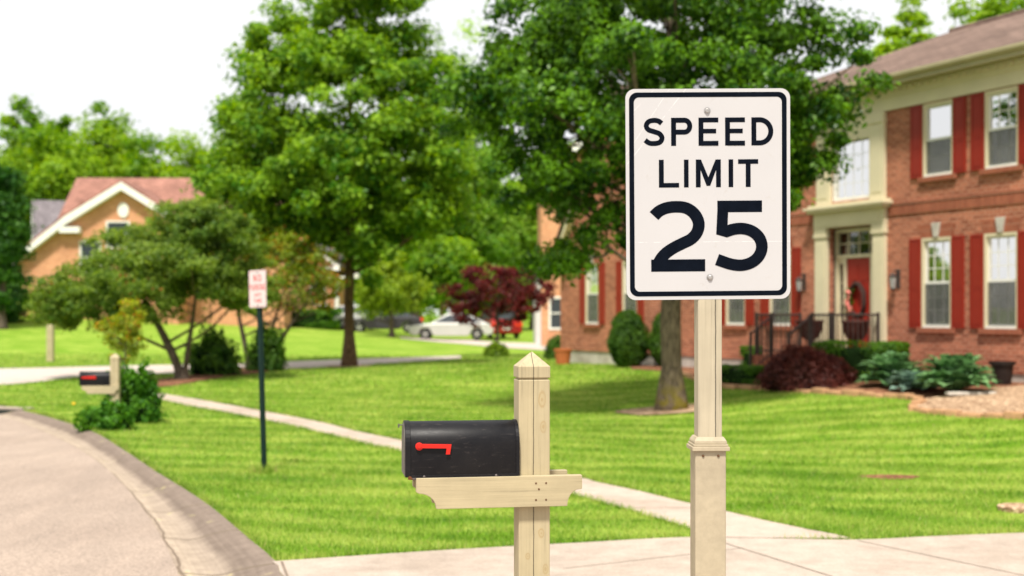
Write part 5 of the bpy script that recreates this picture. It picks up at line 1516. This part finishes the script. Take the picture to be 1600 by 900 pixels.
tree('weeping_tree', 'dense yellow green drooping tree in front of the parked cars', 'tree', bl, 0.14, 1.0,
     [(0, 0, 2.75, 1.75, 1.5, 1.5), (-.9, 0, 2.2, 1.0, 1.0, 1.0), (.7, 0, 2.2, 1.0, 1.0, 1.0), (0.1, 0, 4.0, 0.8, .8, .8)], 150, 70, .42, .2, M['leaf_lime'], M['bark_grey'], 27, limbs=14, lump=.15, shell=(.3, 1))


def far_tree(px_, top, base_y, Y, wpx, mat, lab, seed, bark='bark_grey', sparse=1.0, cat='tree', group='trees of the far wood', name='tree', low=0.18):
    X = (px_ - HX) / F * Y; k = F / Y; g = H(X, Y); zt = CAM_H + (HY - top) / k - g; rw = wpx / k / 2
    h0 = zt * low; hc = (zt - h0) / 2
    rng = random.Random(seed)
    e = [(0, 0, h0 + hc, rw * 0.85, rw * 0.8, hc * 0.95)]
    for q in range(4):
        a = rng.uniform(0, 6.28); e.append((rw * .5 * math.cos(a), rw * .4 * math.sin(a), h0 + hc * rng.uniform(.5, 1.4), rw * rng.uniform(.4, .62), rw * .5, hc * rng.uniform(.3, .5)))
    return tree(name, lab, cat, (X, Y), 0.02 * zt + .03, zt * .3, e, int(170 * sparse), 95, rw * .33, max(0.24, 8.0 / k), M[mat], M[bark], seed, group, limbs=14, lump=.25, shell=(.35, 1))


FT = [
    (-30, 190, 0, 100, 150, 'leaf_far', 'olive green tree at the far left edge above the dark evergreen', 41, 1.1),
    (95, 178, 0, 104, 150, 'leaf_far', 'rounded green tree right behind the left gable house', 42, 1.2),
    (165, 150, 0, 112, 130, 'leaf_far', 'bushy green tree with a wispy top behind the rose roofed house', 43, 0.9),
    (40, 140, 0, 118, 100, 'leaf_far', 'thin tall tree poking out over the left wood', 44, 0.8),
    (85, 150, 0, 118, 70, 'leaf_far', 'sparse tree top standing against the white sky at left', 45, 0.7),
    (235, 195, 0, 108, 150, 'leaf_far', 'yellow green rounded tree above the rose coloured roof ridge', 46, 1.2),
    (300, 205, 0, 104, 130, 'leaf_far', 'round tree touching the left side of the tall bright tree', 47, 1.0),
    (385, 190, 0, 106, 160, 'leaf_far', 'green tree hidden behind the tall bright tree', 48, 1.0),
    (480, 240, 0, 110, 160, 'leaf_far', 'mid green tree behind the trunk of the tall bright tree', 49, 1.0),
    (575, 260, 0, 108, 160, 'leaf_far_pale', 'pale green tree right of the tall bright trunk', 50, 1.0),
    (650, 180, 0, 100, 170, 'leaf_far_pale', 'pale tree crown between the two big shade trees', 51, 1.2),
    (715, 60, 0, 92, 150, 'leaf_far_pale', 'tall pale green tree rising beside the dark front tree', 52, 1.2),
    (760, 290, 0, 96, 150, 'leaf_far_pale', 'soft green tree behind the parked silver car', 53, 1.2),
    (835, 250, 0, 98, 140, 'leaf_far', 'green tree behind the red leaved maple', 54, 1.1),
    (690, 370, 0, 84, 120, 'leaf_far', 'shorter green tree with pale trunks behind the cars', 55, 1.0),
    (905, 200, 0, 96, 150, 'leaf_far', 'green tree behind the left gable of the brick house', 56, 1.0),
]
for (px_, top, b_, Y, w_, mt, lab, sd, sp_) in FT:
    far_tree(px_, top, b_, Y, w_, mt, lab, sd, 'bark_pale' if sd == 55 else 'bark_grey', sp_, low=0.08 if sd != 55 else .25)
far_tree(2, 228, 0, 62, 96, 'leaf_far_dark', 'dense dark evergreen at the left edge beside the far house', 60, sparse=1.3, group=None, name='evergreen_tree', low=.06)
far_tree(0, 440, 0, 66, 110, 'leaf_far_dark', 'low dark hedge shrub at the left frame edge', 61, sparse=1.0, group=None, name='evergreen_shrub', cat='bush', low=.02)
far_tree(1425, -5, 0, 48, 130, 'leaf_far', 'light airy tree rising behind the brown house roof', 62, sparse=.8, group='trees behind the brick house', low=.4)
far_tree(1570, -60, 0, 47, 200, 'leaf_far', 'green tree over the ridge at the top right corner', 63, sparse=1.0, group='trees behind the brick house', low=.4)
for (px_, w_, lab, sd) in ((462, 130, 'clipped dark hedge in front of the far white columned house', 71), (300, 90, 'dark green hedge on the far lawn below the rose roofed house', 72)):
    b = G(px_, 511 if px_ > 400 else 503); Y = b[1]; k = F / Y
    bush('far_hedge', lab, 'hedge', b, 'box', (w_ / k / 2, .7, 28 / k), 2600, .22, M['leaf_box'], M['plant_core'], sd, 'hedges on the far lawn', 0, .12)

rng = np.random.default_rng(77)
cw = np.column_stack([rng.uniform(-125, 40, 760), rng.uniform(122, 134, 760), rng.uniform(0, 1, 760)])
hw = 7 + 3 * np.sin(cw[:, 0] * 0.21) + 1.5 * np.sin(cw[:, 0] * 0.6)
idx = np.repeat(np.arange(760), 60)
ps = np.column_stack([cw[:, 0], cw[:, 1], height(cw[:, 0], cw[:, 1]) + cw[:, 2] * hw])[idx] + rng.normal(size=(len(idx), 3)) * 0.75
tag(quads_mesh('far_wood', leaves(ps, unit(rng.normal(size=ps.shape) + np.array([0, -.6, .6])), .6, rng), M['leaf_far']), 'distant green wood closing the view behind the cars', 'wood', kind='stuff')

# ------------------------------------------------------------------ far houses
def simple_window(parent, x, z, w, h, y=0.0):
    m = MB().use(M['white_trim'])
    for a, b, z0, z1 in ((-w / 2 - .1, -w / 2, -.1, h + .1), (w / 2, w / 2 + .1, -.1, h + .1), (-w / 2, w / 2, -.1, 0), (-w / 2, w / 2, h, h + .1), (-w / 2 - .02, w / 2 + .02, h / 2 - .03, h / 2 + .03)): m.box(x + a, x + b, y - .05, y - .002, z + z0, z + z1)
    o = m.build('window', None, parent)
    m = MB(); m.box(x - w / 2, x + w / 2, y - .02, y - .003, z, z + h); m.build('pane', M['car_glass'], o)
    return o


def gable_house(name, loc, rz, W, D, eave, apex, wall, roof, lab, trim='white_trim', ridge='y', wins=(), catslide=0.0, vent=False):
    """gable facing -y, centred on x"""
    r = empty(name, loc, rz, lab, 'house')
    m = MB(); pl = [(-W / 2, -1.0), (W / 2, -1.0), (W / 2, eave), (0, apex), (-W / 2, eave)]
    if catslide: pl = [(-W / 2 - catslide, -1.0), (W / 2, -1.0), (W / 2, eave), (0, apex), (-W / 2, eave), (-W / 2 - catslide, eave - catslide * 0.78)]
    m.prism(pl, 0, D); m.build('wall', M[wall], r)
    m = MB(); s_ = (apex - eave) / (W / 2)
    for sg in (-1, 1):
        ex = 0.4; xl = W / 2 + ex
        if sg < 0 and catslide: continue
        m.prism([(sg * xl, eave - ex * s_ + .05), (0, apex + .05), (0, apex + .28), (sg * xl, eave - ex * s_ + .24)], -.45, D)
    if catslide:
        m.prism([(-W / 2 - catslide - .4, eave - (catslide + .4) * .78 + .05), (-W / 2, eave + .05), (0, apex + .05), (0, apex + .28), (-W / 2 - .1, eave + .25), (-W / 2 - catslide - .4, eave - (catslide + .4) * .78 + .22)], -.45, D)
    m.build('roof', M[roof], r)
    m = MB()
    for sg in (-1, 1):
        if sg < 0 and catslide:
            m.prism([(-W / 2 - catslide - .4, eave - (catslide + .4) * .78 - .26), (-W / 2 - .0, eave - .27), (0, apex - .27), (0, apex + .16), (-W / 2 - .05, eave + .14), (-W / 2 - catslide - .4, eave - (catslide + .4) * .78 + .12)], -.5, -.02)
        else: m.prism([(sg * (W / 2 + .42), eave - .42 * s_ - .26), (0, apex - .27), (0, apex + .16), (sg * (W / 2 + .42), eave - .42 * s_ + .12)], -.5, -.02)
        m.box(sg * (W / 2 + .35), sg * (W / 2 - .75), -.49, -.03, eave - .75, eave - .42)
    m.build('rake_trim', M[trim], r)
    if vent:
        m = MB(); m.lathe([(.30, 0), (.30, .08), (0, .08)], 16, (0, 0, 0), 'y'); m.v = [(a, -b - .001, c * 1.4 + apex - 1.35) for a, b, c in m.v]; m.build('vent', M['white_trim'], r)
    for wq in wins: simple_window(r, *wq)
    return r


YH = 70.0; kh = F / YH; gx = (193 - HX) / kh; gz = H(gx, YH)
zz_ = lambda y: CAM_H + (HY - y) / kh - gz
fh = gable_house('brick_house', (gx, YH, gz), 0, 172 / kh, 9.0, zz_(343), zz_(290), 'brick_pale', 'roof_rose', 'pale orange brick house with a white trimmed gable behind the crabapple',
                 wins=[(-1.8, zz_(425), 1.0, 1.6), (1.5, zz_(425), 1.0, 1.6), (-.3, zz_(385), 1.1, 1.3)], catslide=85 / kh, vent=True)
m = MB(); x0, x1 = (88 - HX) / F * 72 - gx, (440 - 193) / kh; xa, xb = (120 - HX) / F * 76.4 - gx, (410 - HX) / F * 76.4 - gx
ze, zr = CAM_H + (HY - 346) * 72 / F - gz, CAM_H + (HY - 278) * 76.4 / F - gz
m.add([(x0, 2.0, ze), (x1, 2.0, ze), (x1, 11, ze), (x0, 11, ze), (xa, 6.4, zr), (xb, 6.4, zr)], [(0, 1, 5, 4), (1, 2, 5), (2, 3, 4, 5), (3, 0, 4), (0, 3, 2, 1)])
m.build('roof', M['roof_rose'], fh)
m = MB(); m.box(172 / kh / 2 + .01, x1 - .3, 2.4, 10.6, -1, ze + .02); m.build('wall', M['brick_pale'], fh)
gy = 98.0; kg = F / gy; gx2 = (72 - HX) / kg
gable_house('grey_roofed_house', ((108 - HX) / kg, gy, H(gx2, gy) - .3), rad(112), 9.0, 2.7, 3.2, 6.9, 'siding', 'roof_grey', 'house showing only a grey shingle roof left of the orange brick gable')
Y3 = 84.0; k3 = F / Y3; x3 = (478 - HX) / k3; g3 = H(x3, Y3)
h3 = gable_house('white_trimmed_house', (x3, Y3, g3), 0, 3.6, 8.0, 4.0, 5.6, 'brick_pale', 'roof_grey', 'distant brick house with white trim and porch column behind the sparse crabapple', wins=[(-.8, 1.2, .9, 1.5), (.8, 1.2, .9, 1.5)])
m = MB(); m.lathe([(.22, 0), (.22, .25), (.15, .35), (.13, 2.6), (.2, 2.7), (.2, 2.85)], 14, (2.2, -1.2, 0)); m.build('column', M['white_trim'], h3)
m = MB(); m.box(1.7, 3.6, -1.5, -.3, 2.86, 3.15); m.box(1.6, 3.6, -1.6, -.3, -.3, .12); m.build('porch', M['white_trim'], h3)
Y4 = 62.0; k4 = F / Y4; x4 = (880 - HX) / k4; g4 = H(x4, Y4)
h4 = gable_house('neighbour_house', ((846 - HX) / k4 + 3.0, Y4, g4), rad(0), 6.0, 9, 8.4, 10.6, 'brick_pale', 'roof_brown', 'pale brick house partly hidden behind the left corner of the red brick house', wins=[(-2.2, .9, .7, 1.4)])
m = MB(); m.box(-3.25, -3.01, .3, 8.8, -1, 4.2); m.build('siding_wall', M['siding'], h4)
q = G(857, 540); m = MB(); m.tube([(0, 0, -.1), (0, 0, 1.75)], .035, 8); m.box(-.14, .14, -.05, -.036, 1.3, 1.75)
tag(m.build('sign_pole', M['sign_back'], None, (q[0], q[1], H(*q))), 'thin grey sign pole left of the red brick house corner', 'sign pole')


# ------------------------------------------------------------------ cars
def car(name, label, base, rz, paint_m, suv=False):
    r = empty(name, (base[0], base[1], H(*base) + 0.02), rz, label, 'car', 'cars parked across the street')
    L, W = 4.6, 1.78
    hr = 1.72 if suv else 1.46; belt = 1.02 if suv else 0.92
    body = [(-2.3, .35), (-2.3, .62), (-2.22, .78), (-1.2, .90 if not suv else 1.0), (-.9, belt), (1.75, belt + .03), (2.25, belt - .02), (2.3, .6), (2.28, .32)]
    arch = []
    for cx in (1.42, -1.42):
        arch += [(cx + .36 * math.cos(t), .32 + .36 * math.sin(t)) for t in np.linspace(0.0, PI, 9)]
    m = MB(); m.prism(body + [(2.0, .25)] + arch[:9] + [(.9, .22), (-.9, .22)] + arch[9:] + [(-2.0, .25)], -W / 2, W / 2)
    bo = m.build('body', paint_m, r, bevel=.05)
    if suv: cab = [(-1.05, belt - .02), (-.35, hr - .05), (.1, hr), (1.9, hr - .03), (2.15, belt)]
    else: cab = [(-1.15, belt - .02), (-.25, hr - .04), (.35, hr), (1.0, hr - .08), (1.95, belt)]
    m = MB(); n = len(cab)
    v = [(a, s_ * (W / 2 - .06 - .16 * (z - belt) / (hr - belt)), z) for s_ in (-1, 1) for a, z in cab]
    m.add(v, [tuple(range(n)), tuple(range(2 * n - 1, n - 1, -1))] + [(i, i + n, (i + 1) % n + n, (i + 1) % n) for i in range(n)])
    m.build('roof', paint_m, r, bevel=.03)
    cx_ = sum(a for a, z in cab) / n
    sc = [(cx_ + (a - cx_) * .86, belt + .05 + (z - belt) * .78) for a, z in cab]
    for s_ in (-1, 1):
        m = MB(); f = lambda z: s_ * (W / 2 - .06 - .16 * (z - belt) / (hr - belt) + .012)
        pl = [(a, f(z), z) for a, z in sc]; mid = len(pl) // 2
        m.add(pl + [(a, y - s_ * .03, z) for a, y, z in pl], [tuple(range(n)), tuple(range(2 * n - 1, n - 1, -1))])
        m.build('window', M['car_glass'], r)
    for i0, nm in ((0, 'windscreen'), (n - 2, 'rear_window')):
        (a0, z0), (a1, z1) = cab[i0], cab[i0 + 1]
        o_ = -.02 if i0 == 0 else .02
        w0 = W / 2 - .16 - .16 * (z0 - belt) / (hr - belt); w1 = W / 2 - .16 - .16 * (z1 - belt) / (hr - belt)
        pa, pb = (a0 + (a1 - a0) * .12, z0 + (z1 - z0) * .12), (a0 + (a1 - a0) * .88, z0 + (z1 - z0) * .88)
        m = MB(); m.add([(pa[0] + o_, -w0, pa[1] + .015), (pa[0] + o_, w0, pa[1] + .015), (pb[0] + o_, w1, pb[1] + .015), (pb[0] + o_, -w1, pb[1] + .015)], [(0, 1, 2, 3)]); m.build(nm, M['car_glass'], r)
    for sx in (-1.42, 1.42):
        for s_ in (-1, 1):
            m = MB(); m.lathe([(.20, -.09), (.30, -.1), (.325, -.07), (.325, .07), (.30, .1), (.20, .09)], 24, (0, 0, 0), 'y'); wo = m.build('wheel', M['tyre'], r, (sx, s_ * (W / 2 - .10), .325), smooth=False)
            m = MB(); m.lathe([(.215, -.075), (.215, .075)], 20, (0, 0, 0), 'y')
            for q in range(5):
                a = q * 2 * PI / 5; m.box(-.03, .03, s_ * .075, s_ * .095, 0, .2)
                m.v[-8:] = [(x * math.cos(a) - z * math.sin(a), y, x * math.sin(a) + z * math.cos(a)) for x, y, z in m.v[-8:]]
            m.build('rim', M['rim'], wo)
    for s_ in (-1, 1):
        m = MB(); m.box(2.16, 2.33, s_ * (W / 2 - .42), s_ * (W / 2 + .012), .68, .90); m.build('tail_light', M['tail_red'], r, bevel=.02)
        m = MB(); m.box(-2.33, -2.12, s_ * (W / 2 - .42), s_ * (W / 2 - .02), .60, .74); m.build('headlight', M['lamp_glass'], r, bevel=.02)
    m = MB(); m.box(2.27, 2.325, -.25, .25, .50, .64); m.build('number_plate', M['white_trim'], r)
    return r


def car_at(name, label, px_, Y, yaw, mt, suv=False):
    X = (px_ - HX) / F * Y; return car(name, label, (X, Y), rad(yaw), mt, suv)


car_at('parked_car', 'silver sedan parked on the far driveway behind the red maple', 706, 71.0, 0, M['car_silver'])
car_at('parked_car', 'red car showing its tail light right of the silver sedan', 776, 74.8, -74, M['car_red'], True)
car_at('parked_car', 'dark car half hidden behind the drooping yellow green tree', 600, 76.0, 4, M['car_dark'])
car_at('parked_car', 'white car half hidden behind the trunk of the tall tree', 546, 78.0, 50, M['car_white'])

# ------------------------------------------------------------------ sky, light, camera
SUN_EL, SUN_AZ = 60.0, 190.0        # azimuth clockwise from +Y (north): behind the camera, to the right
w = bpy.data.worlds.new('World'); scene.world = w; w.use_nodes = True
nt = w.node_tree; nt.nodes.clear(); s = N(nt)
sky = s.n('ShaderNodeTexSky', sky_type='NISHITA'); sky.sun_disc = False
sky.sun_elevation = rad(SUN_EL); sky.sun_rotation = rad(SUN_AZ); sky.air_density = 1.0; sky.dust_density = 2.5; sky.ozone_density = 1.0
tc = s.n('ShaderNodeTexCoord')
cl = s.noise(s.mapping(tc.outputs['Generated'], (1, 1, 2.2)), 1.8, 6, 0.55)
cloud = s.ramp(cl, [(0.3, (0.93, 0.93, 0.95)), (0.7, (1.0, 0.995, 0.985))])
vm = s.n('ShaderNodeVectorMath', operation='SCALE'); vm.inputs['Scale'].default_value = 8.4; s.l(cloud, vm.inputs[0])
skyc = s.mix(s.math('ADD', 0.80, s.math('MULTIPLY', cl, 0.15)), sky.outputs[0], vm.outputs[0])
bg = s.n('ShaderNodeBackground'); bg.inputs['Strength'].default_value = 0.10; s.l(skyc, bg.inputs[0])
wo = s.n('ShaderNodeOutputWorld'); s.l(bg.outputs[0], wo.inputs[0])

ld = bpy.data.lights.new('sun', 'SUN'); ld.energy = 4.4; ld.angle = rad(7); ld.color = (1.0, 0.95, 0.86)
lo = bpy.data.objects.new('sun', ld); col.objects.link(lo)
az = rad(SUN_AZ); el = rad(SUN_EL)
dirv = Vector((math.sin(az) * math.cos(el), math.cos(az) * math.cos(el), math.sin(el)))
lo.rotation_euler = dirv.to_track_quat('Z', 'Y').to_euler(); lo.location = dirv * 60

cd = bpy.data.cameras.new('camera'); cam = bpy.data.objects.new('camera', cd); col.objects.link(cam)
cam.location = (0, 0, CAM_H); cam.rotation_euler = (rad(90), 0, 0)
cd.sensor_width = 36; cd.lens = 45; cd.shift_y = 40 / 1600; cd.clip_start = 0.1; cd.clip_end = 1500
cd.dof.use_dof = True; cd.dof.focus_distance = 5.1; cd.dof.aperture_fstop = 2.25
scene.camera = cam
vs = scene.view_settings; scene.display_settings.display_device = 'sRGB'
vs.view_transform = 'Standard'; vs.look = 'None'; vs.exposure = 0.42; vs.gamma = 1; vs.use_curve_mapping = False
scene.render.engine = 'CYCLES'
cy = scene.cycles; cy.use_denoising = True; cy.max_bounces = 8; cy.diffuse_bounces = 4; cy.glossy_bounces = 3; cy.transmission_bounces = 6; cy.transparent_max_bounces = 12
cy.caustics_reflective = False; cy.caustics_refractive = False; cy.sample_clamp_indirect = 6
